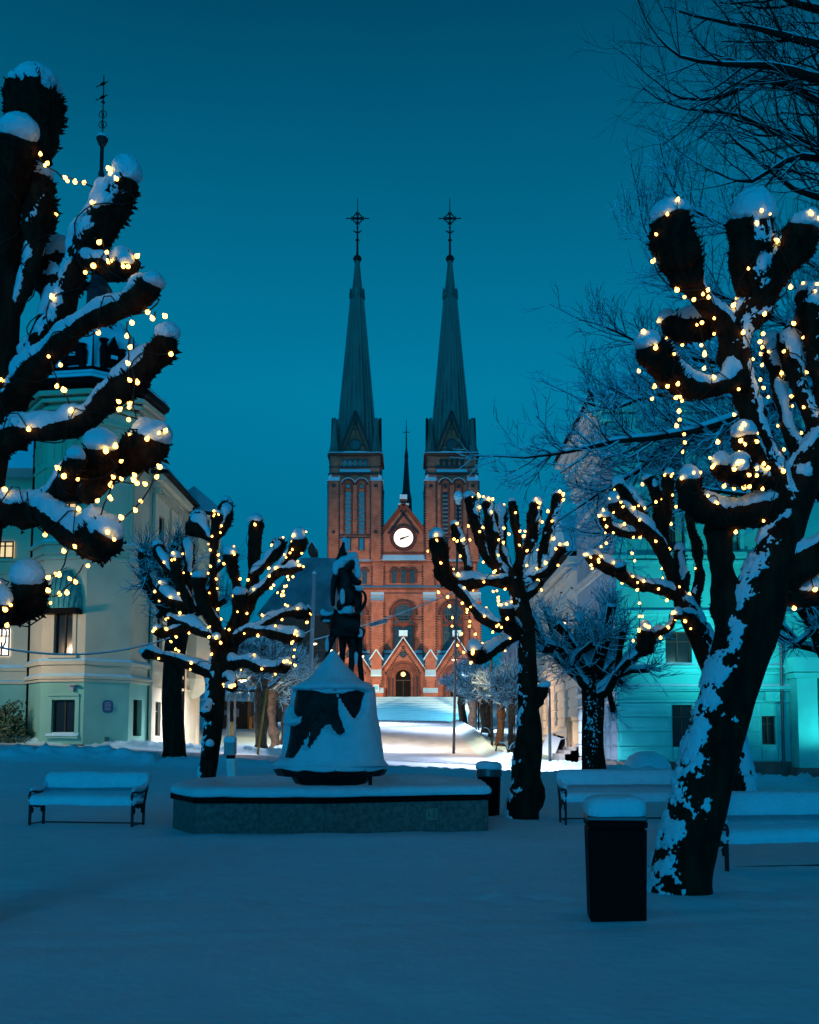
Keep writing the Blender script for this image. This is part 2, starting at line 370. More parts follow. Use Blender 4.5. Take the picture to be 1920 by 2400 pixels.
FC.poly(mb, [(-m(52), zc(1240)), (m(52), zc(1240)), (0, zc(1180))], -10, -.5)
wall = mb.build('wall', M['brick'], church)
mb = MB(); FC.poly(mb, [(-m(62), zc(1236)), (m(62), zc(1236)), (0, zc(1176))], -46, -10.2)
mb.box(cxw - 3.4, cxw + 3.4, YC + 5, YC + 8, zc(1235), zc(1212))
mb.build('roof', M['slate'], church)
# finial block, fleche
mb = MB(); FC.box(mb, -m(11), m(11), zc(1192), zc(1182), -1.6, -.3); FC.box(mb, -m(7), m(7), zc(1182), zc(1168), -1.5, -.4)
mb.build('finial', M['brick_trim'], church)
fl = MB(); fx, fy = cxw + .3, YC + 30
kf = (YC + 30) / YC
zf = lambda v: W(950, v, fy).z
fl.lathe([(1.0, zf(1235)), (.9, zf(1170)), (.62, zf(1150)), (.28, zf(1076)), (.36, zf(1072)), (.13, zf(1050)), (.07, zf(1000))], (fx, fy, 0), 8)
fl.tube([(fx, fy, zf(1000)), (fx, fy, zf(985))], .05, 5); fl.bar((fx - .55, fy, zf(1013)), (fx + .55, fy, zf(1013)), .1); fl.lathe([(0, -.2), (.18, 0), (0, .2)], (fx, fy, zf(1028)), 8)
fl.build('fleche', M['slate'], church)
# --- dark trim lines, corbels, toothed edges
tr = MB(); dk = MB()
def teeth(mb, F, u, z0, z1, wdt, d0, d1, p=.34):
    z = z0
    while z < z1 - p / 2: F.box(mb, u - wdt / 2, u + wdt / 2, z, z + p * .5, d0, d1); z += p
for s in (-1, 1):
    for u in (46, 77): teeth(dk, FC, s * m(u), zc(1600), zc(1410), .22, .40 if 1 else 0, .585)
    for u in (156, 182): teeth(dk, FC, s * m(u), zc(1600), zc(1412), .22, .3, .485)
    for u in (46, 74): teeth(dk, FC, s * m(u), zc(1370), zc(1322), .2, -.2, -.02)
    teeth(dk, FC, s * m(174), zc(1374), zc(1318), .22, -.5, -.31)
for v in (1446, 1452): FC.box(dk, -m(178), m(178), zc(v) - .06, zc(v) + .06, -.1, .03)
for v in (1390,): FC.box(dk, -m(45), m(45), zc(v) - .06, zc(v) + .06, -.1, .03)
for v in (1340,): FC.box(dk, -m(45), m(45), zc(v) - .05, zc(v) + .05, -.5, -.31)
FC.box(tr, -m(180), m(180), zc(1382), zc(1376), -.2, .22); FC.box(tr, -m(176), m(176), zc(1320), zc(1314), -.5, -.12)
FC.box(tr, -m(52), m(52), zc(1299), zc(1294), -.7, -.3)
# --- centre gable rake, clock
for s in (-1, 1):
    a, b = FC.p(s * m(53), zc(1247), -.35), FC.p(0, zc(1180), -.35); tr.bar(a, b, .5, .55, Vector((0, -1, 0)))
    for i in range(16):
        t = .1 + .8 * i / 16; p = a.lerp(b, t) + Vector((-s * .75, -.18, -.45)); dk.box(p.x - .12, p.x + .12, p.y, p.y + .3, p.z - .1, p.z + .1)
FC.ring(tr, 0, zc(1259), m(23), m(32), -.6, -.30, 0, 360, 40); FC.ring(dk, 0, zc(1259), m(23.4), m(27.5), -.5, -.24, 0, 360, 72, 1)
FC.ring(dk, 0, zc(1259), m(29.5), m(31), -.5, -.25, 0, 360, 36)
clk = MB(); FC.disc(clk, 0, zc(1259), m(23), -.6, -.40, 36); clock = clk.build('clock', M['clock_lit'], church)
hd = MB(); hd.bar(FC.p(-m(9), zc(1263), -.34), FC.p(m(13), zc(1255), -.34), .16, .05, Vector((0, -1, 0))); hd.bar(FC.p(-m(8), zc(1262.6), -.32), FC.p(m(2), zc(1259), -.32), .26, .05, Vector((0, -1, 0))); hd.build('clock_hand', M['iron'], clock)
# --- triple lights and small arches of the middle storey
win = []
for u in (-21.5, 0, 21.5):
    g_ = MB(); FC.arch(g_, m(u), zc(1366), zc(1341), m(6), -.5, -.30); win.append((g_, 'window'))
    FC.ring(tr, m(u), zc(1341), m(6.6), m(12.2), -.5, -.16, 0, 180, 12); FC.ring(dk, m(u), zc(1341), m(9.8), m(12), -.4, -.12, 0, 180, 24, 1)
    FC.ring(dk, m(u), zc(1341), m(6.4), m(7.3), -.4, -.12, 0, 180, 12)
    for s in (-1, 1): FC.box(tr, m(u + s * 8.3) - .16, m(u + s * 8.3) + .16, zc(1366), zc(1341), -.5, -.18)
for s in (-1, 1):
    for u in (92, 116, 140):
        g_ = MB(); FC.arch(g_, s * m(u), zc(1368), zc(1340), m(5.6), -.5, -.30); win.append((g_, 'window'))
        FC.ring(tr, s * m(u), zc(1340), m(6.2), m(11.5), -.5, -.16, 0, 180, 12); FC.ring(dk, s * m(u), zc(1340), m(9.2), m(11.3), -.4, -.12, 0, 180, 24, 1)
# --- great windows
for uc in (-116, 0, 116):
    U = m(uc); zr = zc(1440)
    g_ = MB(); FC.arch(g_, U, zc(1526), zr, m(23), -.2, .03, 16); win.append((g_, 'window'))
    FC.ring(tr, U, zr, m(24.5), m(34), -.2, .30, 0, 180, 20); FC.ring(dk, U, zr, m(29), m(33.6), -.1, .35, 0, 180, 52, 1); FC.ring(dk, U, zr, m(24), m(25.6), -.1, .33, 0, 180, 24)
    FC.ring(tr, U, zr, m(19), m(23), 0, .20, 180, 360, 18)
    for s in (-1, 1):
        FC.box(tr, *sorted((U + s * m(23.2), U + s * m(27.5))), zc(1526), zr, -.2, .28); FC.box(dk, *sorted((U + s * m(29), U + s * m(33.5))), zr - .1, zr + .1, 0, .33)
    FC.box(tr, U - m(2.2), U + m(2.2), zc(1526), zc(1466), 0, .18); FC.box(tr, U - m(22), U + m(22), zc(1468), zc(1462), 0, .14)
    lead = MB()
    for q in (-12, 0, 12): lead.bar(FC.p(U + m(q), zc(1462), .05), FC.p(U + m(q), zc(1421), .05), .05)
    for vv in (1425, 1440, 1455, 1482, 1500): lead.bar(FC.p(U - m(20), zc(vv), .05), FC.p(U + m(20), zc(vv), .05), .05)
    win.append((lead, 'leading'))
par = None
for mbx, nm in win:
    if nm == 'window': par = mbx.build('window', M['glass_tint'], church)
    else: mbx.build('leading', M['zinc'], par)
# --- porches: the middle one with the open portal, two flanking
def porch(uc, apex, ve, hw, big):
    o = MB(); U = m(uc)
    FC.poly(o, [(U - m(hw), zb - 1), (U + m(hw), zb - 1), (U + m(hw), zc(ve)), (U, zc(apex)), (U - m(hw), zc(ve))], 0, 2.4)
    pr = o.build('porch', M['brick'], church)
    sn = MB()
    for s in (-1, 1):
        a, b = FC.p(U + s * m(hw + 4), zc(ve + 3), 1.1), FC.p(U, zc(apex - 3), 1.1); sn.bar(a, b, 3.0, .11, Vector((s * .6, 0, 1)))
        t2 = FC.p(U + s * m(hw - 1), zc(ve), 2.42), FC.p(U, zc(apex + 2), 2.42); tr.bar(t2[0], t2[1], .42, .22, Vector((0, -1, 0)))
        for i in range(14):
            t = .06 + .86 * i / 14; p = t2[0].lerp(t2[1], t) + Vector((-s * .55, -.05, -.40)); dk.box(p.x - .1, p.x + .1, p.y - .06, p.y + .12, p.z - .1, p.z + .1)
    sn.build('snow', M['snow'], pr)
    r0, r1, zs = m(17.5 * big), m(39 * big), zc(1590)
    for k in range(5):
        ra, rb = r0 + (r1 - r0) * k / 5, r0 + (r1 - r0) * (k + 1) / 5 - .05
        FC.ring(tr if k % 2 == 0 else dk, U, zs, ra, rb, 2.3, 2.46 + .05 * k, 0, 180, 26 if k % 2 == 0 else 44, 0 if k % 2 == 0 else 1)
        for s in (-1, 1): FC.box(tr if k % 2 == 0 else dk, *sorted((U + s * ra, U + s * rb)), zb, zs, 2.3, 2.44 + .05 * k)
    d = MB(); FC.arch(d, U, zb, zs, r0, 2.2, 2.44); dr = d.build('door', M['black'], pr)
    d = MB(); FC.disc(d, U, zc(1583) if uc == 0 else zc(1588), m(5.5 * big), 2.44, 2.54, 14); d.build('lamp', M['lamp_amber'], pr)
    if uc == 0:
        d = MB(); FC.box(d, U - .03, U + .03, zb, zc(1597), 2.44, 2.47); FC.box(d, U - m(17), U + m(17), zc(1598), zc(1596), 2.44, 2.52); d.build('door_frame', M['wood_dark'], dr)
    FC.ring(dk, U, zc(1537), m(5.5), m(8), 2.35, 2.45, 0, 360, 20); d = MB(); FC.disc(d, U, zc(1537), m(5.5), 2.35, 2.43, 14); d.build('rosette', M['glass_tint'], pr)
    b = MB(); FC.box(b, U - m(5), U + m(5), zc(apex + 6), zc(apex - 6), 1.4, 2.5); b.build('finial', M['brick_trim'], pr)
    b = MB(); FC.box(b, U - m(10), U + m(10), zc(apex - 5), zc(apex - 18), 1.2, 2.7); b.build('finial_snow', M['snow'], pr)
    return pr
porch(0, 1500, 1577, 53, 1.0); porch(-124, 1500, 1577, 50, .85); porch(124, 1500, 1577, 50, .85)
for uc in (-61.5, 62.5):
    U = m(uc); o = MB()
    FC.box(o, U - m(12), U + m(12), zb - 1, zc(1549), 2.0, 3.4); FC.poly(o, [(U - m(14), zc(1550)), (U + m(14), zc(1550)), (U, zc(1530))], 1.9, 3.5)
    FC.box(o, U - m(16), U + m(16), zb - 1, zc(1626), 2.0, 3.9)
    t_ = o.build('buttress_turret', M['brick'], church)
    o = MB()
    for s in (-1, 1): o.bar(FC.p(U + s * m(16), zc(1551), 2.7), FC.p(U, zc(1527), 2.7), 1.8, .14, Vector((s * .7, 0, 1)))
    o.build('gablet_snow', M['snow'], t_); o = MB(); FC.slope(o, U - m(12), U + m(12), zc(1586), zc(1573), 3.38, 4.0); FC.box(o, U - m(12.4), U + m(12.4), zc(1589), zc(1586), 3.3, 4.0)
    o.build('shelf_snow', M['snow'], t_); o = MB(); FC.slope(o, U - m(17), U + m(17), zc(1627), zc(1615), 3.38, 4.1)
    o.build('foot_snow', M['snow'], t_)
    for s in (-1, 1): teeth(dk, FC, U + s * m(11.5), zc(1612), zc(1592), .18, 3.3, 3.43)
o = MB(); FC.box(o, m(-68), m(-55), zc(1622), zc(1608), 3.9, 4.0); nb = o.build('notice_board', M['white_paint'], church)
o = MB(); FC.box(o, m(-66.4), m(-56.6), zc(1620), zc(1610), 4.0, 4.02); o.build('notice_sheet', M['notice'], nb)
# --- snow on ledges
sn = MB()
FC.slope(sn, -m(52), m(52), zc(1313), zc(1297), -.5, .1)
for s in (-1, 1): FC.slope(sn, *sorted((s * m(52), s * m(178))), zc(1315), zc(1306), -.4, .15)
FC.slope(sn, -m(182), m(182), zc(1377), zc(1371), -.36, .32)
for s in (-1, 1):
    for a, b in ((46, 77), (156, 183)):
        for k in range(3): FC.slope(sn, *sorted((s * m(a), s * m(b))), zc(1410 - 8 * k), zc(1403.5 - 8 * k), .02 if k else 0, .62 - .2 * k)
for a, b in ((-178, -160), (-104, -78), (-46, -26), (26, 46), (78, 104), (160, 178)): FC.slope(sn, m(a), m(b), zc(1531), zc(1524), 0, .55)
FC.slope(sn, -m(180), m(180), zc(1562), zc(1534), 0, 2.1)
FC.box(sn, -m(9), m(9), zc(1168), zc(1158), -1.7, -.2); FC.box(sn, -m(13), m(13), zc(1182.4), zc(1179), -1.8, -.1)
for v_, f_ in islands(sn.v, sn.f, 1): mesh_np('ledge_snow', v_, f_, M['snow'], church)
tr.build('moulding', M['brick_trim'], church); d_ = dk.build('glazed_teeth', M['brick_dark'], church); d_['kind'] = 'stuff'
# --- towers
def tower(s):
    cx = cxw + s * m(115.5); hw = m(63.5); hw2 = m(60.5); yc = YC + hw
    def zt(v): return zc(v)
    b = MB(); b.box(cx - hw + .12, cx + hw - .12, YC + .12, YC + 2 * hw, zt(1312), zt(1120)); b.box(cx - hw2 + .1, cx + hw2 - .1, YC + .35, YC + 2 * hw - .3, zt(1120), zt(1062))
    pw = m(26)
    for sx in (-1, 1):
        for sy in (0, 1):
            px0, px1 = sorted((cx + sx * hw, cx + sx * (hw - pw))); y0, y1 = (YC - .12, YC + pw) if sy == 0 else (YC + 2 * hw - pw, YC + 2 * hw + .1)
            b.box(px0, px1, y0, y1, zt(1312) - .2, zt(1126))
            px0, px1 = sorted((cx + sx * hw2, cx + sx * (hw2 - m(22)))); b.box(px0, px1, y0 + .25, y1 - .25, zt(1126), zt(1066))
    T = b.build('tower', M['brick'], church)
    dk = MB(); tr = MB(); snw = MB(); op = MB(); lv = MB(); arch_m = MB()
    frames = [Frame((cx, YC, 0), (1, 0, 0), (0, -1, 0)), Frame((cx - hw, yc, 0), (0, -1, 0), (-1, 0, 0)), Frame((cx + hw, yc, 0), (0, 1, 0), (1, 0, 0)), Frame((cx, YC + 2 * hw, 0), (-1, 0, 0), (0, 1, 0))]
    for fi, Ft in enumerate(frames):
        for sx in (-1, 1):
            for u in (63, 37.5): teeth(dk, Ft, sx * m(u), zt(1310), zt(1128), .22, -.1, .155)
            teeth(dk, Ft, sx * m(59.5), zt(1104), zt(1068), .2, -.3, -.08)
            Ft.slope(snw, *sorted((sx * m(37), sx * m(64))), zt(1127), zt(1109), -.42, .22)
            for vv in (1139, 1247):
                U = sx * m(50); 
                for a in (0, 45, 90, 135):
                    c, q = math.cos(R(a)), math.sin(R(a)); dk.bar(Ft.p(U - .32 * c, zt(vv) - .32 * q, .15), Ft.p(U + .32 * c, zt(vv) + .32 * q, .15), .07)
            for u in (-16, 16):
                if sx > 0: continue
                Ft.ring(tr, m(u), zt(1136), m(9), m(16), -.2, .10, 0, 180, 14); Ft.ring(dk, m(u), zt(1136), m(11.8), m(15.6), -.1, .14, 0, 180, 34, 1)
                Ft.ring(arch_m, m(u), zt(1136), m(15.6), m(16.8), -.1, .16, 20, 160, 14)
                Ft.ring(tr, m(u), zt(1139), m(4.5), m(6.5), -.14, .02, 0, 360, 14); Ft.disc(op, m(u), zt(1139), m(4.5), -.2, -.08, 14)
                Ft.box(op, m(u - 6.5), m(u + 6.5), zt(1252), zt(1153), -.2, -.09)
                for k in range(10):
                    v_ = 1250 - k * 9.6; Ft.slope(lv, m(u - 6.5), m(u + 6.5), zt(v_), zt(v_ - 4.2), -.1, .08)
                for q in (-1, 1): Ft.box(tr, m(u + q * 8.2) - .12, m(u + q * 8.2) + .12, zt(1254), zt(1136), -.2, .07); teeth(dk, Ft, m(u + q * 9.6), zt(1254), zt(1140), .12, -.12, .09)
                Ft.arch(op, m(u), zt(1289), zt(1264), m(5), -.2, -.08, 6)
                for q in (-1, 1): Ft.box(dk, m(u + q * 6) - .08, m(u + q * 6) + .08, zt(1290), zt(1262), -.2, -.02)
        for k in range(5):
            u = -25 + 12.5 * k; Ft.arch(op, m(u), zt(1090), zt(1080), m(4), -.5, -.30, 8); Ft.ring(dk, m(u), zt(1080), m(4.2), m(6.2), -.5, -.22, 0, 180, 10)
        Ft.slope(snw, -m(37), m(37), zt(1106), zt(1097), -.4, .05)
        for v_, t_, dd in ((1260, .07, .02), (1254, .07, .02), (1094, .1, -.15), (1110, .1, .05)): Ft.box(dk, -m(62), m(62), zt(v_) - t_, zt(v_) + t_, -.3, dd if v_ > 1100 else -.12)
        Ft.box(tr, -m(61), m(61), zt(1068), zt(1061.5), -.6, .16); Ft.box(snw, -m(61), m(61), zt(1061.5), zt(1060), -.6, .2)
        # the four gables at the spire's foot
        gb = MB(); Ft.poly(gb, [(-m(38), zt(1062)), (m(38), zt(1062)), (0, zt(966))], -1.6, -.35); G = gb.build('gable', M['brick'], T)
        gt = MB()
        for q in (-1, 1):
            a, e = Ft.p(q * m(39), zt(1061), -.30), Ft.p(0, zt(962), -.30); gt.bar(a, e, .34, .34, Ft.n)
            for i in range(18):
                p = a.lerp(e, .08 + .8 * i / 18) - Ft.u * q * .55 + Ft.n * .1; gt.box(p.x - .09, p.x + .09, p.y - .09, p.y + .09, p.z - .16, p.z + .04)
        Ft.ring(gt, 0, zt(1041), m(11.5), m(15), -.4, -.2, 0, 360, 24); Ft.box(gt, -m(1), m(1), zt(1018), zt(1000), -.4, -.28); Ft.box(gt, -m(6), m(6), zt(1006), zt(1004), -.4, -.28)
        Ft.box(gt, -m(23), -m(14), zt(1044), zt(1040), -.4, -.28); Ft.box(gt, m(14), m(23), zt(1044), zt(1040), -.4, -.28)
        gt.build('gable_trim', M['brick_dark'], G)
        gd = MB(); Ft.disc(gd, 0, zt(1041), m(11.5), -.4, -.27, 22); gd.build('roundel', M['glass_tint'], G)
        gr = MB(); gr.add([Ft.p(-m(41), zt(1062), -.5), Ft.p(0, zt(963), -.5), Ft.p(0, zt(963), -hw), Ft.p(-m(41), zt(1062), -hw)], [(0, 1, 2, 3)]); gr.add([Ft.p(m(41), zt(1062), -.5), Ft.p(m(41), zt(1062), -hw), Ft.p(0, zt(963), -hw), Ft.p(0, zt(963), -.5)], [(0, 1, 2, 3)])
        gr.build('gable_roof', M['copper'], G)
        sg = MB(); Ft.box(sg, -m(26), m(26), zt(1059), zt(1057), -.6, -.15); sg.build('gable_snow', M['snow'], G)
    # corner pyramids
    for sx in (-1, 1):
        for sy in (-1, 1): b = MB(); b.lathe([(m(16), zt(1061)), (m(11), zt(1045)), (m(6), zt(1010)), (m(4), zt(978)), (0.02, zt(974))], (cx + sx * m(50), yc + sy * m(50), 0), 8); b.build('corner_pinnacle', M['copper'], T)
    dk.build('glazed_teeth', M['brick_dark'], T)['kind'] = 'stuff'; tr.build('moulding', M['brick_trim'], T); snw.build('snow', M['snow'], T)
    op.build('belfry_opening', M['glass'], T); lv.build('louvre', M['louvre'], T)['kind'] = 'stuff'; arch_m.build('arch_snow', M['snow'], T)
    _m = m
    def m_s(px): return _m(px) * yc / YC
    spire_parts(cx, yc, T, m_s)
def spire_parts(cx, yc, T, m):
    def zt(v): return W(945.5, v, yc).z
    sp = MB(); sp.lathe([(m(50), zt(1062)), (m(43.5), zt(975)), (m(16.5), zt(704)), (m(15), zt(700))], (cx, yc, 0), 8, R(22.5))
    spo = sp.build('spire', M['copper'], T)
    se = MB()
    for k in range(24):
        a = R(15 * k + 7.5); q = math.cos(R(22.5)) / math.cos(((a - R(22.5) + R(22.5)) % R(45)) - R(22.5))
        pt = lambda r, v: (cx + r * q * math.cos(a), yc + r * q * math.sin(a), zt(v))
        se.tube([pt(m(50.4), 1062), pt(m(43.9), 975), pt(m(16.8), 704)], .075, 3)
    for k in range(8):
        a = R(22.5 + 45 * k); pt = lambda r, v: (cx + r * math.cos(a), yc + r * math.sin(a), zt(v)); se.tube([pt(m(50), 1062), pt(m(43.5), 975), pt(m(16.5), 704)], .11, 5)
    se.build('standing_seam', M['copper_seam'], spo)
    co = MB(); co.lathe([(m(15), zt(706)), (m(19), zt(700)), (m(19), zt(697)), (m(17), zt(692)), (m(17.5), zt(682)), (m(12.5), zt(681)), (m(6), zt(617)), (m(8), zt(614)), (m(5), zt(612))], (cx, yc, 0), 16)
    for k in range(8): a = R(22.5 + 45 * k); co.lathe([(m(3.5), zt(700)), (m(2.5), zt(686)), (.02, zt(676))], (cx + m(17) * math.cos(a), yc + m(17) * math.sin(a), 0), 4)
    co.build('spire_collar', M['copper'], T)
    cs = MB(); cs.lathe([(0, -m(9)), (m(7), -m(7)), (m(11), 0), (m(8), m(6)), (m(3), m(10))], (cx, yc, zt(607)), 14)
    cs.tube([(cx, yc, zt(600)), (cx, yc, zt(530))], [m(3.2), m(2)], 6); cs.tube([(cx, yc, zt(530)), (cx, yc, zt(464))], [m(1.6), m(.8)], 5)
    for v_, r_ in ((563, 5.5), (533, 3.4)): cs.lathe([(0, -m(r_)), (m(r_), 0), (0, m(r_))], (cx, yc, zt(v_)), 10)
    for q in (-1, 1): cs.tube([(cx, yc, zt(546)), (cx + q * m(6), yc, zt(543)), (cx + q * m(11), yc, zt(540))], [m(2), m(2), m(.4)], 5)
    zx = zt(512); cs.bar((cx - m(28), yc, zx), (cx + m(28), yc, zx), m(2), m(2)); cs.bar((cx - m(14), yc, zx), (cx + m(14), yc, zx), m(4.5), m(4.5)); cs.bar((cx, yc, zx - m(14)), (cx, yc, zx + m(14)), m(4.5))
    n = 20
    cs.tube([(cx + m(11) * math.cos(2 * math.pi * i / n), yc, zx + m(11) * math.sin(2 * math.pi * i / n)) for i in range(n + 1)], m(1.6), 5)
    for q in (-1, 1):
        cs.bar((cx + q * m(14), yc, zx - m(5)), (cx + q * m(14), yc, zx + m(5)), m(2.5)); cs.bar((cx - m(5), yc, zx + q * m(14)), (cx + m(5), yc, zx + q * m(14)), m(2.5))
    cs.build('spire_cross', M['iron'], T)
tower(-1); tower(1)
# church steps under snow
x, y, f = grid(np.linspace(cxw - 9.5, cxw + 9, 70), np.concatenate([np.linspace(108, 125.2, 170)[:-1], np.linspace(125.2, 136, 12)])); n = 12
t = np.clip((y - 109.5) / 15.4, 0, 1) * n; k = np.floor(t); fr = t - k; p3 = np.stack([x, y, 0 * x], 1)
z = 2.6 + (zb + .04 - 2.6) * np.clip((k + sstep(.55, 1.0, fr)) / n, 0, 1) + .07 * fbm(p3, .5, 3) * sstep(-1, 2, y - 109) * (1 - sstep(124, 126, y)) + .05 * fbm(p3, 1.6, 2) * (1 - sstep(124, 126, y))
edge = np.maximum(np.abs(x - cxw + .25) - 8.2, 0); z = z - edge * 1.3 * (y < 126)
o = mesh_np('church_steps', np.stack([x, y, z], 1), f, M['snow'], None, True); tag(o, 'wide snow-covered flight of steps rising to the church door', 'steps')
# ================================================================== dark steep-roofed house beside the church
yh = 96.0; hz = lambda v: W(690, v, yh).z; hx = lambda u: W(u, 1600, yh).x
villa = thing('steep_roofed_house', (hx(700), yh, 2.6), 'dark house with steep snow-covered roof and small dormers left of the church', 'house')
b = MB(); b.box(hx(625), hx(772), yh + .6, yh + 9, 2.2, hz(1442)); b.build('wall', M['wood_dark'], villa)
b = MB(); zr = hz(1284)
b.add([(hx(600), yh, hz(1440)), (hx(780), yh, hz(1440)), (hx(780), yh + 5.5, zr), (hx(690), yh + 5.5, zr), (hx(600), yh + 11, hz(1440)), (hx(780), yh + 11, hz(1440))], [(0, 1, 2, 3), (0, 3, 4), (1, 5, 2), (3, 2, 5, 4), (0, 4, 5, 1)])
rf = b.build('roof', M['thin_snow'], villa)
for u, v, hwd in ((731, 1286, 9), (722, 1436, 9)):
    t = (1440 - v) / (1440 - 1284); yy = yh + 5.5 * min(max(t, 0), 1) - .35; c = W(u, v, yy); q = hwd * yy / FPX
    b = MB(); Fd = Frame((c.x, yy, 0), (1, 0, 0), (0, -1, 0)); Fd.poly(b, [(-q, c.z - q), (q, c.z - q), (q, c.z + q * .3), (0, c.z + q * 1.9), (-q, c.z + q * .3)], -3, 0); d = b.build('dormer', M['wood_dark'], villa)
    b = MB()
    for s in (-1, 1): b.bar(Fd.p(s * q * 1.2, c.z + q * .2, -.9), Fd.p(0, c.z + q * 2.1, -.9), 2.2, .09, Vector((s * .7, 0, 1)))
    b.build('dormer_snow', M['snow'], d)
# ================================================================== left corner building with the octagonal tower
TX, TY, TR, GB = -14.3, 44.3, 2.55, 1.15
lb = thing('corner_building', (TX, TY, GB), 'cream and sage corner building with octagonal domed tower', 'building')
ang = [R(-76 + 45 * k) for k in range(8)]
def fac(k, rr=TR):
    a, b = ang[k % 8], ang[(k + 1) % 8]
    A = Vector((TX + rr * math.sin(a), TY - rr * math.cos(a), 0)); B = Vector((TX + rr * math.sin(b), TY - rr * math.cos(b), 0))
    u = (B - A); n = Vector((u.y, -u.x, 0)).normalized()
    return Frame((A + B) / 2, u, n), u.length / 2
Zb, Z1, Z2, Z3, Z4, ZE = .2, 4.0, 4.7, 9.15, 9.75, 16.4
bands = {}; bsns = {}; band = MB(); pl = MB(); low = MB(); up = MB(); gl = MB(); fr = MB()
for k in range(8):
    F_, h = fac(k)
    hole_g = []; hole_u = []
    if k == 1: hole_g = [(-.42, .62, 1.72, 3.12)]; hole_u = [(-.42, .42, 5.05, 7.6), (-.40, .40, 10.55, 12.3)]
    if k == 3: hole_g = [(-.5, .4, 1.6, 3.2)]
    if k == 2: hole_u = []
    F_.wall(low, -h, h, 1.25 if k < 2 else 1.05, Z1, hole_g, .22); F_.wall(up, -h, h, Z1, ZE, hole_u, .25)
    F_.box(pl, -h - .03, h + .03, Zb - 1, 1.25 if k < 2 else 1.05, -.3, .08)
    for z, t, d in ((Z1 - .12, .10, .10), (Z1, .12, .18), (Z2 - .1, .16, .14), (Z3 - .05, .14, .10), (Z3 + .2, .10, .07), (Z4, .14, .12), (13.1, .1, .06), (15.0, .12, .10), (15.6, .14, .2), (15.9, .16, .34), (16.15, .2, .5)): F_.box(bands.setdefault(z, MB()), -h - d * .41, h + d * .41, z, z + t, -.1, d)
    for z, d in ((Z1 + .12, .17), (Z2 + .06, .16), (Z4 + .14, .12)): F_.slope(bsns.setdefault(z, MB()), -h - d * .41, h + d * .41, z, z + .12, 0, d)
    for q in (-.5, 0, .5): F_.ring(band, q, 14.2, .15, .22, -.05, .05, 0, 180, 8); F_.box(band, q - .22, q - .15, 13.5, 14.2, -.05, .05); F_.box(band, q + .15, q + .22, 13.5, 14.2, -.05, .05)
    F_.box(band, -h + .02, -h + .16, Z4 + .2, 13.0, -.05, .045); F_.box(band, h - .16, h - .02, Z4 + .2, 13.0, -.05, .045)
wl = up.build('upper_wall', M['cream'], lb); ll = low.build('ground_floor_wall', M['sage'], lb); pl.build('plinth', M['plinth'], lb)
[q.build('cornice', M['cream'], lb) for q in bands.values()]; [q.build('ledge_snow', M['snow'], lb) for q in bsns.values()]; band.build('relief', M['cream'], lb)['kind'] = 'stuff'
F1, h1 = fac(1); F3, h3 = fac(3); F2, h2 = fac(2)
def window(F_, a, b, c, d, parent, glass, rev, mull=1, frm='wood_dark', trans=True):
    g_ = MB(); F_.box(g_, a, b, c, d, -rev - .03, -rev + .02); wo = g_.build('window', glass, parent)
    f_ = MB(); t = .055
    F_.box(f_, a, a + t, c, d, -rev + .02, -rev + .09); F_.box(f_, b - t, b, c, d, -rev + .02, -rev + .09); F_.box(f_, a + t, b - t, c, c + t, -rev + .02, -rev + .09); F_.box(f_, a + t, b - t, d - t, d, -rev + .02, -rev + .09)
    for i in range(mull): u = a + (b - a) * (i + 1) / (mull + 1); F_.box(f_, u - .03, u + .03, c + t, d - t, -rev + .02, -rev + .08)
    if trans: z = c + (d - c) * .72; F_.box(f_, a + t, b - t, z - .025, z + .025, -rev + .02, -rev + .075)
    f_.build('frame', M[frm], wo); return wo
wg = window(F1, -.42, .62, 1.72, 3.12, lb, M['glass'], .2, 1, 'wood_dark', False)
s_ = MB(); F1.box(s_, -.6, -.42, 1.62, 3.28, 0, .07); F1.box(s_, .62, .8, 1.62, 3.28, 0, .07); F1.box(s_, -.6, .8, 3.28, 3.36, 0, .14); F1.box(s_, -.42, .62, 3.12, 3.28, 0, .06); F1.box(s_, -.62, .82, 1.5, 1.60, 0, .16); s_.build('surround', M['sage'], wg)
s_ = MB(); F1.slope(s_, -.62, .82, 1.60, 1.76, .0, .2); s_.build('sill_snow', M['snow'], wg)
wu = window(F1, -.42, .42, 5.05, 7.6, lb, M['glass'], .22); wt = window(F1, -.40, .40, 10.55, 12.3, lb, M['win_warm'], .22, 1, 'black')
for wo, a, b, c, d in ((wu, -.42, .42, 5.05, 7.6), (wt, -.40, .40, 10.55, 12.3)):
    s_ = MB(); F1.box(s_, a - .16, a, c - .05, d + .1, 0, .06); F1.box(s_, b, b + .16, c - .05, d + .1, 0, .06); F1.box(s_, a - .25, b + .25, c - .17, c - .05, 0, .2); s_.build('surround', M['cream'], wo)
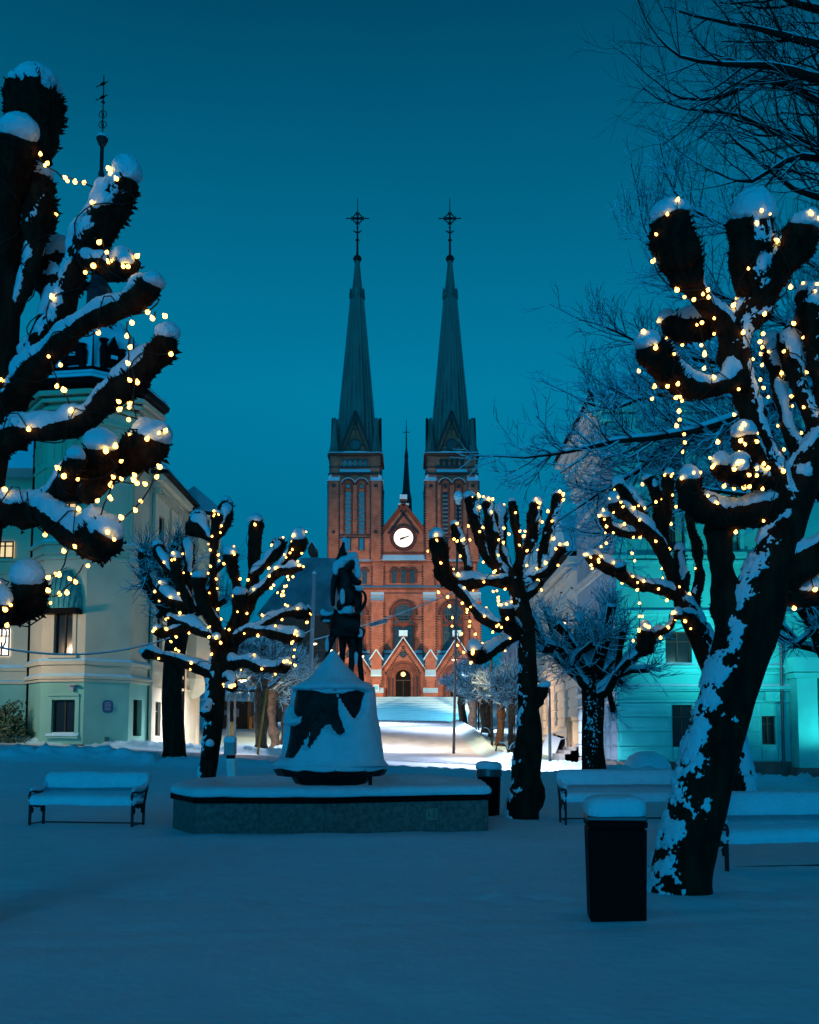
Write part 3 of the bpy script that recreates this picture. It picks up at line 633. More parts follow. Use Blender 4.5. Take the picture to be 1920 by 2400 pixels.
def awning(F_, uc, z, w_, h_, dp, parent):
    V = []; Fa = []; n, mm = 10, 6
    for i in range(n + 1):
        a = math.pi * i / n
        for j in range(mm + 1):
            b = math.pi / 2 * j / mm; V.append(F_.p(uc - w_ * math.cos(a) * (1 - .15 * (1 - math.cos(b))), z + h_ * math.sin(a) * math.cos(b) if 0 < i < n else z, dp * math.sin(b) * (.35 + .65 * math.sin(a)) + .02))
    for i in range(n):
        for j in range(mm): Fa.append((i * (mm + 1) + j, (i + 1) * (mm + 1) + j, (i + 1) * (mm + 1) + j + 1, i * (mm + 1) + j + 1))
    mb = MB(); mb.add(V, Fa); o = mb.build('awning', M['canvas'], parent, True)
    mb = MB(); F_.box(mb, uc - w_, uc + w_, z - .22, z, .05, dp * .95); mb.build('valance', M['black'], o)
    mb = MB(); 
    for i in range(n + 1):
        a = math.pi * i / n; mb.tube([F_.p(uc - w_ * 1.02 * math.cos(a) * (1 - .15 * (1 - math.cos(math.pi / 2 * j / mm))), z + .03 + h_ * 1.03 * math.sin(a) * math.cos(math.pi / 2 * j / mm), dp * 1.02 * math.sin(math.pi / 2 * j / mm) * (.35 + .65 * math.sin(a)) + .02) for j in range(mm + 1)], .025, 5)
    mb.build('awning_rib', M['canvas'], o)
    mb = MB(); F_.box(mb, uc - w_ * .8, uc + w_ * .5, z + h_ * .55, z + h_ * 1.04, .02, dp * .45); 
awning(F1, .05, 6.95, .78, 1.7, .62, lb); awning(F1, .0, 11.7, .7, 1.0, .5, lb)
# plaque, vent grille, small lamp
p_ = MB(); F2.poly(p_, [(.05 + .23 * math.copysign(abs(math.cos(t)) ** .6, math.cos(t)), 2.85 + .27 * math.copysign(abs(math.sin(t)) ** .6, math.sin(t))) for t in [2 * math.pi * i / 24 for i in range(24)]], 0, .04)
pq = p_.build('plaque', mat('enamel', (.02, .10, .20), .4), lb)
p_ = MB()
for i in range(6): F2.box(p_, -.10 + .02 * (i % 2), .20 - .02 * (i % 3), 2.70 + .06 * i, 2.725 + .06 * i, .04, .045)
p_.build('plaque_lettering', M['grey_paint'], pq)
p_ = MB(); F2.box(p_, -.07, .15, 1.33, 1.58, 0, .03); vg = p_.build('vent_grille', M['sage'], lb)
p_ = MB(); 
for i in range(5): F2.box(p_, -.05 + .04 * i, -.03 + .04 * i, 1.35, 1.56, .03, .036)
p_.build('grille_bar', M['iron'], vg)
p_ = MB(); F1.box(p_, .45, .6, 3.5, 3.72, 0, .2); F1.box(p_, .4, .75, 3.7, 3.76, .1, .35); p_.build('wall_lamp', M['grey_paint'], lb)
# eave, dome, dormers, lantern, pole
mb = MB(); oct0 = R(-90 - 76)
def octl(prof, rot=None): b_ = MB(); b_.lathe(prof, (TX, TY, 0), 8, R(-90 - 76)); return b_
octl([(2.6, 16.35), (3.25, 16.55), (3.3, 16.75), (3.1, 16.85)]).build('eave', M['black'], lb)
octl([(3.22, 16.85), (3.15, 17.0), (2.5, 17.3), (2.2, 17.8), (2.15, 18.6), (1.9, 19.5), (1.3, 20.3), (.75, 20.7)]).build('dome', M['snow'], lb)
octl([(2.42, 17.42), (2.5, 17.5), (2.42, 17.58)]).build('gutter', M['black'], lb)
for k in range(8):
    a = (ang[k] + ang[k] + R(45)) / 2; n_ = Vector((math.sin(a), -math.cos(a), 0)); Fd = Frame(Vector((TX, TY, 0)) + n_ * 2.15, Vector((-n_.y, n_.x, 0)), n_)
    b = MB(); Fd.poly(b, [(-.55, 17.7), (.55, 17.7), (.42, 18.1), (0, 19.1), (-.42, 18.1)], -1.0, .12); dd = b.build('dormer', M['black'], lb)
    b = MB(); Fd.box(b, -.14, .14, 18.05, 18.2, .12, .2); b.build('dormer_snow', M['snow'], dd)
    a = ang[k]; c_, s2 = TX + 2.35 * math.sin(a), TY - 2.35 * math.cos(a)
    b = MB(); b.tube([(c_, s2, 17.4), (c_, s2, 19.3)], [.06, .02], 5); b.lathe([(.16, 17.5), (.2, 18.5), (.12, 18.7), (.24, 18.9)], (TX + 2.2 * math.sin(a + .2), TY - 2.2 * math.cos(a + .2), 0), 6); b.lathe([(.16, 17.5), (.2, 18.3), (.1, 18.5), (.2, 18.6)], (TX + 2.2 * math.sin(a - .2), TY - 2.2 * math.cos(a - .2), 0), 6); b.build('cresting', M['black'], lb)
octl([(.85, 20.6), (.9, 20.75), (.55, 20.8), (.5, 21.9), (.62, 22.0), (.6, 22.1), (.35, 22.5), (.28, 24.6), (.22, 27.0), (.14, 27.5), (.13, 27.7)]).build('lantern', mat('lantern_copper', (.012, .022, .03), .6), lb)
b = MB(); b.lathe([(.05, 26.6), (.3, 26.75), (.3, 26.95), (.08, 27.05)], (TX, TY, 0), 12); b.tube([(TX, TY, 27), (TX, TY, 29.2)], .09, 6); b.lathe([(.0, 28.9), (.16, 29.0), (.28, 29.3), (.1, 29.35)], (TX, TY, 0), 12)
b.tube([(TX, TY, 29.2), (TX, TY, 32.4)], .03, 5)
for z in (30.0, 30.5): 
    for q in range(2): b.tube([(TX + .18 * math.cos(t) * (1 - q), TY + .18 * math.cos(t) * q, z + .18 * math.sin(t)) for t in [2 * math.pi * i / 12 for i in range(13)]], .018, 4)
b.lathe([(0, -.1), (.1, 0), (0, .1)], (TX, TY, 31.1), 8)
b.build('finial_pole', M['iron'], lb)
b = MB(); b.lathe([(.27, 29.34), (.2, 29.5), (.03, 29.56)], (TX, TY, 0), 10); b.build('finial_snow', M['snow'], lb)
for z in (31.35, 32.0):                                   # two birds perched on the pole
    b = MB(); b.lathe([(0, -.2), (.05, -.1), (.075, 0), (.05, .1), (.0, .17)], (0, 0, 0), 7); b.lathe([(0, -.05), (.045, 0), (0, .06)], (0, .01, .2), 6); b.add([(-.02, 0, -.15), (.02, 0, -.15), (.03, -.02, -.36), (-.03, -.02, -.36)], [(0, 1, 2, 3)])
    bo = b.build('bird', M['black'], None, True); bo.location = (TX - .03, TY, z); bo.rotation_euler = (0, R(62), 0); tag(bo, 'small dark bird perched high on the tower pole', 'bird', 'birds on the tower pole')
# wing to the left of the tower, wing along the side street
FL = Frame((-20.5, 46.2, 0), (1, 0, 0), (0, -1, 0))
w1 = MB(); FL.wall(w1, -9, 4.2, Z1, 15.2, [], .25); w1.build('upper_wall', M['cream'], lb)
w1 = MB(); FL.wall(w1, -9, 4.2, .6, Z1, [], .2); w1.build('ground_floor_wall', M['sage'], lb)
window(FL, 1.15, 1.9, 5.3, 6.6, lb, M['win_white'], -.04) ; window(FL, 1.15, 1.95, 9.9, 10.7, lb, M['win_warm'], -.04)
b = MB(); 
for z, t, d in ((Z1, .12, .16), (Z2 - .1, .16, .14), (Z3, .14, .1), (Z4, .14, .12), (14.6, .5, .3)): FL.box(b, -9, 4.2, z, z + t, -.1, d)
b.build('cornice', M['cream'], lb)
b = MB(); FL.slope(b, -9, 4.2, Z2 + .06, Z2 + .2, 0, .16); FL.slope(b, -9, 4.2, Z1 + .12, Z1 + .2, 0, .16); b.build('ledge_snow', M['snow'], lb)
dp = MB(); q = Vector((-16.72, 43.6, 0)); dp.tube([q + Vector((0, 0, 1.2)), q + Vector((0, 0, 15.6)), q + Vector((.3, .3, 16.3))], .075, 8)
for z in (3, 7, 11, 14): dp.tube([q + Vector((0, 0, z)), q + Vector((0, 0, z + .1))], .10, 8)
dp.build('downpipe', M['black'], lb)
FR = Frame((-11.75, 44.9, 0), (0, 1, 0), (1, 0, 0))
w2 = MB(); FR.wall(w2, 0, 10.3, 1.1, 13.6, [(1.2, 2.2, 1.6, 3.2), (1.2, 2.2, 5.2, 7.6), (4.4, 5.6, 1.4, 3.4), (4.4, 5.6, 5.2, 7.6), (4.4, 5.6, 9.8, 12), (1.2, 2.2, 9.8, 12)], .25)
w2.add([FR.p(10.3, .2), FR.p(10.3, .2, -9), FR.p(10.3, 13.6, -9), FR.p(10.3, 13.6)], [(0, 1, 2, 3)]); w2.build('side_wall', M['cream'], lb)
for a in ((1.2, 2.2, 1.6, 3.2), (1.2, 2.2, 5.2, 7.6), (4.4, 5.6, 1.4, 3.4), (4.4, 5.6, 5.2, 7.6), (4.4, 5.6, 9.8, 12), (1.2, 2.2, 9.8, 12)): window(FR, *a, lb, M['glass'], .22)
b = MB(); FR.box(b, 0, 10.4, 0, 1.1, -.3, .06); b.build('plinth', M['plinth'], lb)
b = MB()
for z, t, d in ((Z1 - .1, .12, .16), (Z2 - .2, .16, .14), (Z3, .14, .1), (Z4, .14, .12), (13.0, .2, .2), (13.3, .3, .45)): FR.box(b, 0, 10.4, z, z + t, -.1, d)
for i in range(24): FR.box(b, .2 + i * .43, .38 + i * .43, 12.75, 13.0, 0, .28)
for u in (0.05, 3.2, 6.6, 9.9): FR.box(b, u, u + .4, 1.1, 12.7, 0, .12)
b.build('cornice', M['cream'], lb)
b = MB(); FR.box(b, -.2, 10.8, 13.6, 13.75, -.5, .7); b.build('gutter', M['black'], lb)
b = MB(); b.tube([FR.p(6.3, 1, .12), FR.p(6.3, 12.6, .12), FR.p(6.3, 13.5, .5)], .07, 7); b.build('downpipe', M['black'], lb)
# bay window at the far end of the side wall
by = MB(); bc = (-11.75, 53.4, 0); by.lathe([(1.5, 4.6), (1.5, 12.6), (1.75, 12.8), (1.75, 13.0), (2.0, 13.25)], bc, 8, R(22.5)); by.build('bay', M['cream'], lb)
by = MB(); by.lathe([(2.08, 13.25), (2.12, 13.42)], bc, 8, R(22.5)); by.build('bay_eave', M['black'], lb)
by = MB(); by.lathe([(2.1, 13.43), (1.6, 13.9), (.0, 15.2)], bc, 8, R(22.5)); by.build('bay_roof_snow', M['snow'], lb)
by = MB(); by.lathe([(.3, 3.6), (1.2, 4.3), (1.5, 4.6)], bc, 8, R(22.5)); by.build('bay_corbel', M['cream'], lb)
rf = MB(); E = 13.76
rf.add([(-11.1, 44.5, E), (-11.1, 55.6, E), (-21, 55.6, E), (-21, 44.5, E), (-15.2, 47.5, 18.6), (-15.2, 50.0, 18.6)], [(0, 1, 5, 4), (1, 2, 5), (2, 3, 4, 5), (3, 0, 4), (0, 3, 2, 1)])
rf.add([(-30, 45.6, 15.2), (-16.3, 45.6, 15.2), (-16.3, 50, 18.6), (-30, 50, 18.6), (-30, 55, 15.2), (-16.3, 55, 15.2)], [(0, 1, 2, 3), (3, 2, 5, 4), (0, 3, 4), (1, 5, 2)])
rf.build('roof_snow', M['snow'], lb)
# evergreen shrub by the wall
def shrub(name, c, rx, rz, n, label, cat, mt):
    t = thing(name, c, label, cat); V = []; Fc = []; ns = MB()
    for i in range(n):
        d = RNG.normal(size=3); d /= np.linalg.norm(d); d[2] = abs(d[2]); r = (.75 + .3 * RNG.random()) * (1 + .25 * vnoise(np.array([d * 2 + 7]), 1.5)[0])
        p = np.array(c) + d * r * np.array([rx, rx, rz]); a = RNG.normal(size=3); a /= np.linalg.norm(a); b = np.cross(a, d); b /= np.linalg.norm(b) + 1e-6; s = .05 + .05 * RNG.random()
        k = len(V); V += [p - a * s, p + b * s * .5, p + a * s * 1.2, p - b * s * .5]; Fc.append((k, k + 1, k + 2, k + 3))
    o = mesh_np('foliage', V, Fc, mt, t); o['kind'] = 'stuff'
    for i in range(6): ns.tube([Vector(c) - Vector((0, 0, .2)), Vector(c) + Vector((rx * .6 * math.cos(i), rx * .6 * math.sin(i), rz * .8))], [.04, .015], 5)
    ns.build('stem', M['bark'], t); return t
sx = W(20, 1700, 42.5).x
shrub('evergreen_shrub', (sx, 42.3, 1.2), 1.05, 1.75, 2600, 'rounded evergreen shrub against the sage wall of the corner building', 'shrub', M['leaf_green'])
# ================================================================== right mint building
GX, GYf = 8.33, 40.0
rb = thing('mint_building', (GX, GYf, 0), 'mint green rusticated town building with columned porch and deep cornice', 'building')
FF = Frame((GX, GYf, 0), (1, 0, 0), (0, -1, 0)); FS = Frame((GX, GYf, 0), (0, -1, 0), (-1, 0, 0))
zr = lambda v: W(1600, v, GYf).z
ur = lambda u: W(u, 1600, GYf).x - GX
holes = [(ur(1574), ur(1622), zr(1752), zr(1652)), (ur(1560), ur(1622), zr(1562), zr(1480)), (ur(1783), ur(1815), zr(1745), zr(1678)), (ur(1560), ur(1612), zr(1290), zr(1160)), (ur(1690), ur(1742), zr(1290), zr(1160)), (ur(1690), ur(1750), zr(1562), zr(1480)), (ur(1560), ur(1612), zr(1100), zr(1030)), (ur(1690), ur(1742), zr(1100), zr(1030)), (ur(1820), ur(1872), zr(1290), zr(1160))]
b = MB(); FF.wall(b, 0, 16, zr(1785), 15.0, holes, .28); b.build('front_wall', M['mint'], rb)
b = MB(); FS.wall(b, -9, 0, zr(1785), 15.0, [], .25); b.add([FS.p(-9, 0), FS.p(-9, 0, -9), FS.p(-9, 15, -9), FS.p(-9, 15)], [(0, 1, 2, 3)]); b.build('side_wall', M['grey_plaster'], rb)
for i, hq in enumerate(holes):
    wo = window(FF, *hq, rb, M['glass'], .24, 1)
    if i in (3, 4, 8):
        a, c, z0, z1 = hq; k = MB()
        for s, e in ((a + .06, a + (c - a) * .36), (c - (c - a) * .36, c - .06)):
            n = 14; vs = []; fs = []
            for j in range(n + 1):
                u = s + (e - s) * j / n; dd = -.20 + .025 * math.sin(j * 1.9); vs += [FF.p(u, z0 + .05, dd), FF.p(u, z1 - .05, dd)]
                if j: fs.append((2 * j - 2, 2 * j, 2 * j + 1, 2 * j - 1))
            k.add(vs, fs)
        k.build('curtain', M['curtain'], wo, True)
    if i in (1, 3, 4, 5, 8):
        a, c, z0, z1 = hq; k = MB(); FF.box(k, a - .16, a, z0 - .1, z1 + .1, 0, .1); FF.box(k, c, c + .16, z0 - .1, z1 + .1, 0, .1); FF.box(k, a - .16, c + .16, z1 + .1, z1 + .3, 0, .16); FF.box(k, a - .22, c + .22, z0 - .24, z0 - .1, 0, .22); k.build('surround', M['mint_trim'], wo)
b = MB(); FF.box(b, -.06, 16, -.6, zr(1785), -.3, .09); FS.box(b, -9, .06, -.6, zr(1785), -.3, .085); b.build('plinth', M['plinth'], rb)
# rusticated blocks, each with a raised border
def block(F_, a, c, z0, z1, mt):
    k = MB(); g = .028
    F_.box(k, a + g, c - g, z0 + g, z1 - g, 0, .055)
    t, e = .05, .10
    i0, i1, j0, j1 = a + g + e, c - g - e, z0 + g + e, z1 - g - e
    if i1 - i0 > .3 and j1 - j0 > .12:
        F_.box(k, i0, i1, j0, j0 + t * .5, .055, .075); F_.box(k, i0, i1, j1 - t * .5, j1, .055, .075); F_.box(k, i0, i0 + t * .5, j0 + t * .5, j1 - t * .5, .055, .075); F_.box(k, i1 - t * .5, i1, j0 + t * .5, j1 - t * .5, .055, .075)
    k.build('stone_block', mt, rb)
rows = [(1782, 1749), (1749, 1715), (1715, 1681), (1681, 1648)]
for va, vb in rows:
    z0, z1 = zr(va), zr(vb)
    for a, c in ((0.02, ur(1572)), (ur(1626), ur(1700)), (ur(1702), ur(1780)), (ur(1818), ur(1838))): block(FF, a, c, z0, z1, M['mint_trim'])
    if va == 1782: block(FF, ur(1574), ur(1624), z0, z1, M['mint_trim']); block(FF, ur(1780), ur(1818), z0, z1, M['mint_trim'])
    for a, c in ((-1.0, -.02), (-2.2, -1.25), (-4.4, -2.3), (-6.6, -4.5), (-8.9, -6.7)): block(FS, a, c, z0, z1, M['grey_plaster'])
for va, vb in ((1560, 1528), (1528, 1496), (1496, 1464)):
    for a, c in ((.02, ur(1553)), (ur(1630), ur(1684)), (ur(1758), ur(1838))): block(FF, a, c, zr(va), zr(vb), M['mint_trim'])
b = MB(); bs = MB(); sb = MB()
for v, t, d in ((1646, .08, .10), (1620, .10, .14), (1616, .12, .22), (1580, .08, .14), (1566, .10, .2), (1445, .12, .14), (1440, .14, .24), (1320, .1, .14), (1310, .12, .22), (1140, .1, .14), (1010, .12, .16), (1003, .14, .24)):
    FF.box(b, -d, 16, zr(v), zr(v) + t, -.1, d); FS.box(sb, -9, 0, zr(v), zr(v) + t, -.1, d)
for k_, (z, d) in enumerate(((13.2, .18), (13.45, .30), (13.9, .36), (14.4, .55), (14.7, .8), (14.9, 1.05))): FF.box(b, -d, 16, z, z + .2, -.1, d); FS.box(sb, -9, 0, z, z + .2, -.1, d)
for i in range(30): FF.box(b, .1 + i * .5, .35 + i * .5, 14.1, 14.4, 0, .5)
for i in range(18): FS.box(sb, -8.9 + i * .5, -8.65 + i * .5, 14.1, 14.4, 0, .5)
for u in (.05, ur(1838) - .5): FF.box(b, u, u + .45, zr(1440), 13.2, 0, .1)
b.build('cornice', M['mint_trim'], rb); sb.build('side_cornice', M['pale_plaster'], rb)
b = MB(); FF.box(b, -1.15, 16, 15.1, 15.25, -9, 1.15); FF.box(b, -.7, 16, 15.45, 15.55, -8.6, .7); b.build('gutter', M['black'], rb)
b = MB(); FF.box(b, -1.1, 16, 15.25, 15.42, -8.9, 1.1); FF.poly(b, [(-.6, 15.56), (16, 15.56), (16, 17.6), (3, 17.6)], -8.5, .6); b.build('roof_snow', M['snow'], rb)
for v, d in ((1612, .22), (1562, .2), (1437, .24)): bs = MB(); FF.slope(bs, -d, 14, zr(v) + .06, zr(v) + .16, 0, d); bs.build('ledge_snow', M['snow'], rb)
b = MB(); u = ur(1829); b.tube([FF.p(u, .35, .14), FF.p(u, zr(1600), .14), FF.p(u - .03, zr(1440), .3), FF.p(u - .03, 14.2, .3)], .06, 8); b.build('downpipe', M['zinc'], rb)
b = MB(); FF.box(b, ur(1788), ur(1821), zr(1644), zr(1622), 0, .3); ac = b.build('ventilation_box', M['mint_trim'], rb)
b = MB(); FF.ring(b, ur(1813), zr(1633), .09, .12, .3, .33, 0, 360, 18); b.build('fan_ring', M['mint'], ac)
# porch pillars
for u0, u1, dd in ((1848, 1894, .9), (1906, 1960, .9)):
    b = MB(); FF.box(b, ur(u0), ur(u1), zr(1800), zr(1592), .1, dd); po = b.build('pillar', M['mint_trim'], rb)
    b = MB(); FF.box(b, ur(u0) - .15, ur(u1) + .12, -.5, zr(1798), .05, dd + .12); b.build('pedestal', M['plinth'], po)
    b = MB(); FF.box(b, ur(u0) - .12, ur(u1) + .12, zr(1592), zr(1580), .05, dd + .12); b.build('capital', M['mint_trim'], po)
b = MB(); FF.box(b, ur(1836), 16, zr(1578), zr(1545), .05, 1.1); b.build('porch_beam', M['mint_trim'], rb)
b = MB(); FF.box(b, ur(1893), ur(1906), 0, zr(1600), -.05, .03); b.build('porch_door', M['wood_dark'], rb)
# wall lantern on the side wall
ln = thing('wall_lantern', FS.p(-1.6, 4.2, .3), 'small black wall lantern with snowy roof on the pale side wall', 'lantern')
c = FS.p(-1.6, 4.2, .34); b = MB(); b.tube([FS.p(-1.6, 3.9, 0), FS.p(-1.6, 3.9, .3), c + Vector((0, 0, -.2))], .02, 5); b.lathe([(.05, -.22), (.13, .1), (.15, .1), (.14, .13)], c, 6); b.build('lantern_body', M['black'], ln)
b = MB(); b.lathe([(.17, .13), (.08, .27), (.01, .34)], c, 6); b.build('lantern_roof', M['snow'], ln)
# ================================================================== pale street-side building beyond, with entrance steps
pb = thing('pale_building', (8.8, 52, .4), 'pale plaster building with stone entrance steps along the side street', 'building')
FP = Frame((8.75, 51.5, 0), (0, -1, 0), (-1, 0, 0))
hp = [(-4.2, -3.2, 2.2, 4.2), (-8.2, -7.2, 2.2, 4.2), (-12.2, -11.2, 2.2, 4.2), (-4.2, -3.2, 6.0, 8.4), (-8.2, -7.2, 6.0, 8.4)]
b = MB(); FP.wall(b, -24, 0, .3, 11.0, hp, .25); b.add([FP.p(0, .3), FP.p(0, .3, -12), FP.p(0, 11, -12), FP.p(0, 11)], [(0, 1, 2, 3)]); b.build('wall', M['pale_plaster'], pb)
for q in hp: window(FP, *q, pb, M['glass'], .2)
b = MB()
for i in range(8): FP.box(b, -24, 0.06, 1.6 + i * .52, 2.02 + i * .52, 0, .06) if not (2.0 < 1.6 + i * .52 < 4.3) else [FP.box(b, a, c, 1.6 + i * .52, 2.02 + i * .52, 0, .06) for a, c in ((-24, -12.3), (-11.1, -8.3), (-7.1, -4.3), (-3.1, .06))]
for z, t, d in ((1.35, .18, .12), (5.6, .2, .2), (10.2, .2, .25), (10.6, .3, .5)): FP.box(b, -24, d, z, z + t, -.1, d)
b.build('rustication', M['pale_plaster'], pb)
b = MB(); FP.box(b, -24.3, .6, 11.0, 11.15, -12, .7); b.build('gutter', M['black'], pb)
b = MB(); FP.poly(b, [(-24, 11.16), (.5, 11.16), (-2, 13.6), (-24, 13.6)], -11, .6); b.build('roof_snow', M['snow'], pb)
es = thing('entrance_steps', (7.9, 50.6, .35), 'brown stone entrance steps with pedestals and handrail beside the pale building', 'steps')
b = MB()
for i in range(4): b.box(7.3 + .28 * i, 8.7, 49.9 - 1.1, 51.2, .2, .55 + .17 * (i + 1))
b.build('tread', M['plinth'], es)
for yy in (49.2, 50.9): b = MB(); b.box(8.05, 8.6, yy - .25, yy + .25, .3, 2.35); b.box(7.98, 8.67, yy - .32, yy + .32, 2.35, 2.55); b.build('pedestal', mat('brown_stone', (.26, .16, .085), .85, var=.2), es)
b = MB()
for z in (1.2, 1.6): b.tube([(8.0, 51.2, z + .3), (6.8, 53.2, z - .1)], .03, 5)
for t in (0, .3, .6, .9): b.tube([(8.0 - 1.2 * t, 51.2 + 2 * t, .5), (8.0 - 1.2 * t, 51.2 + 2 * t, 1.9 - .4 * t)], .025, 5)
b.build('handrail', M['white_paint'], es)
for dx in (0, .35):
    sbd = MB(); sbd.bar((7.1 + dx, 51.6 + dx, .6), (7.5 + dx, 51.7 + dx, 1.6), .75, .1, Vector((-.3, -1, .2))); o = sbd.build('sandwich_board', M['white_paint'] if dx == 0 else M['black'], None); tag(o, ('white' if dx == 0 else 'black') + ' board leaning in the snow by the entrance handrail', 'board')
# grey house further up the side street
b = MB(); gh = thing('grey_house', (9.5, 80, 1.6), 'grey distant house behind the avenue trees up the side street', 'house')
b.box(8.9, 20, 78, 96, .5, 12); b.build('wall', M['grey_plaster'], gh); b = MB(); b.add([(8.4, 77.5, 12), (20.5, 77.5, 12), (20.5, 96.5, 12), (8.4, 96.5, 12), (14, 77.5, 16), (14, 96.5, 16)], [(0, 1, 4), (1, 2, 5, 4), (2, 3, 5), (3, 0, 4, 5), (0, 3, 2, 1)]); b.build('roof_snow', M['snow'], gh)
for yy in (80, 84, 88, 92):
    for z in (3, 7): b = MB(); Fg = Frame((8.9, yy, 0), (0, -1, 0), (-1, 0, 0)); Fg.box(b, -.5, .5, z, z + 1.9, 0, .03); b.build('window', M['glass'], gh)
# ================================================================== timber kiosk up the street
ky = 80.0; kx = W(530, 1700, ky).x; kz = H(kx, ky)
kz = W(530, 1706, ky).z
ks = thing('timber_kiosk', (kx, ky, kz), 'small dark timber kiosk with snowy pitched roof beside the street', 'kiosk')
kl, kr, kt = W(480, 1700, ky).x, W(581, 1700, ky).x, W(530, 1644, ky).z
b = MB(); b.box(kl, kr, ky, ky + 3.2, kz - 1.2, kt); b.build('wall', M['wood_dark'], ks)
bd = None
for i in range(22):
    x0 = kl + (kr - kl) * i / 22; b = MB(); b.box(x0 + .012, x0 + (kr - kl) / 22 - .012, ky - .03, ky, kz - .6, kt - .05); b.build('plank', M['wood_dark'], ks)
b = MB(); b.box(kr - .02, kr + .22, ky - .08, ky + .16, kz - .6, kt); b.build('corner_post', M['wood_warm'], ks)
b = MB(); a0, a1 = kl - .5, kr + .4; rz = W(530, 1620, ky).z
b.add([(a0, ky - .5, kt), (a1, ky - .5, kt), (a1, ky + 1.6, rz + .5), (a0, ky + 1.6, rz + .5), (a1, ky + 3.7, kt), (a0, ky + 3.7, kt), (a0, ky - .5, kt + .22), (a1, ky - .5, kt + .22), (a1, ky + 1.6, rz + .72), (a0, ky + 1.6, rz + .72), (a1, ky + 3.7, kt + .22), (a0, ky + 3.7, kt + .22)], [(6, 7, 8, 9), (9, 8, 10, 11), (0, 6, 9, 3), (3, 9, 11, 5), (1, 2, 8, 7), (2, 4, 10, 8), (0, 1, 7, 6), (0, 3, 2, 1), (3, 5, 4, 2)]); b.build('roof_snow', M['snow'], ks)
b = MB(); q = W(554, 1670, ky); b.box(q.x - .22, q.x + .22, ky - .2, ky - .03, q.z - .35, q.z + .3); b.build('meter_box', M['grey_paint'], ks)
b = MB(); q = W(528, 1670, ky); b.box(q.x - .24, q.x + .24, ky - .06, ky - .03, q.z - .26, q.z + .26); sg = b.build('sign_plate', mat('sign_dark', (.01, .015, .03), .5), ks)
b = MB(); Fk = Frame((q.x, ky - .06, q.z), (1, 0, 0), (0, -1, 0)); Fk.ring(b, 0, 0, .13, .18, 0, .01, 0, 360, 20); b.bar((q.x - .1, ky - .066, q.z + .1), (q.x + .1, ky - .066, q.z - .1), .012, .05); b.build('sign_symbol', M['white_paint'], sg)
b = MB()
for i in range(26):
    x0 = kl + .4 + (kr - kl - .6) * i / 26; zz = kt - .16 + .07 * math.sin(i * 1.7); b.bar((x0, ky - .035, zz), (x0 + .09, ky - .035, zz + random.uniform(-.1, .1)), .012, .035)
b.build('fascia_scroll', M['wood_warm'], ks)
# ================================================================== pollarded trees
def spline(pts, rad, step):
    pts = [np.array(p, float) for p in pts]; n = len(pts)
    P = [2 * pts[0] - pts[1]] + pts + [2 * pts[-1] - pts[-2]]; outp, outr = [], []
    for i in range(n - 1):
        p0, p1, p2, p3 = P[i:i + 4]; k = max(2, int(np.linalg.norm(p2 - p1) / step))
        for j in range(k):
            t = j / k
            outp.append(.5 * ((2 * p1) + (-p0 + p2) * t + (2 * p0 - 5 * p1 + 4 * p2 - p3) * t * t + (-p0 + 3 * p1 - 3 * p2 + p3) * t ** 3))
            outr.append(rad[i] + (rad[i + 1] - rad[i]) * (t * t * (3 - 2 * t)))
    outp.append(pts[-1]); outr.append(rad[-1]); return np.array(outp), np.array(outr)
def frames(P):
    D = np.gradient(P, axis=0); D /= np.linalg.norm(D, axis=1, keepdims=True) + 1e-9
    Rr = np.zeros_like(P); prev = np.array([0, 1.0, 0]) if abs(D[0][1]) < .9 else np.array([1.0, 0, 0])
    for i in range(len(P)):
        r = prev - D[i] * prev.dot(D[i]); nn = np.linalg.norm(r)
        if nn < 1e-6: r = np.array([1.0, 0, 0])
        else: r = r / nn
        Rr[i] = r; prev = r
    return D, Rr, np.cross(D, Rr)
def sweep(P, rad, seg, tipcap=True):
    n = len(P)
    if tipcap:                                           # rounded end
        d = P[-1] - P[-2]; d /= np.linalg.norm(d); ext = [P[-1] + d * rad[-1] * f for f in (.35, .6, .75)]
        P = np.vstack([P, ext]); rad = np.concatenate([rad, rad[n - 1] * np.array([.9, .62, .12])]); n = len(P)
    D, A, B = frames(P); t = np.linspace(0, 2 * np.pi, seg, endpoint=False)
    V = P[:, None, :] + (A[:, None, :] * np.cos(t)[None, :, None] + B[:, None, :] * np.sin(t)[None, :, None]) * rad[:, None, None]
    i = np.arange(n * seg).reshape(n, seg); j = np.roll(i, -1, 1)
    F = np.stack([i[:-1], j[:-1], j[1:], i[1:]], -1).reshape(-1, 4)
    C = np.repeat(P, seg, 0); RR = np.repeat(rad, seg)
    return V.reshape(-1, 3), F, C, RR
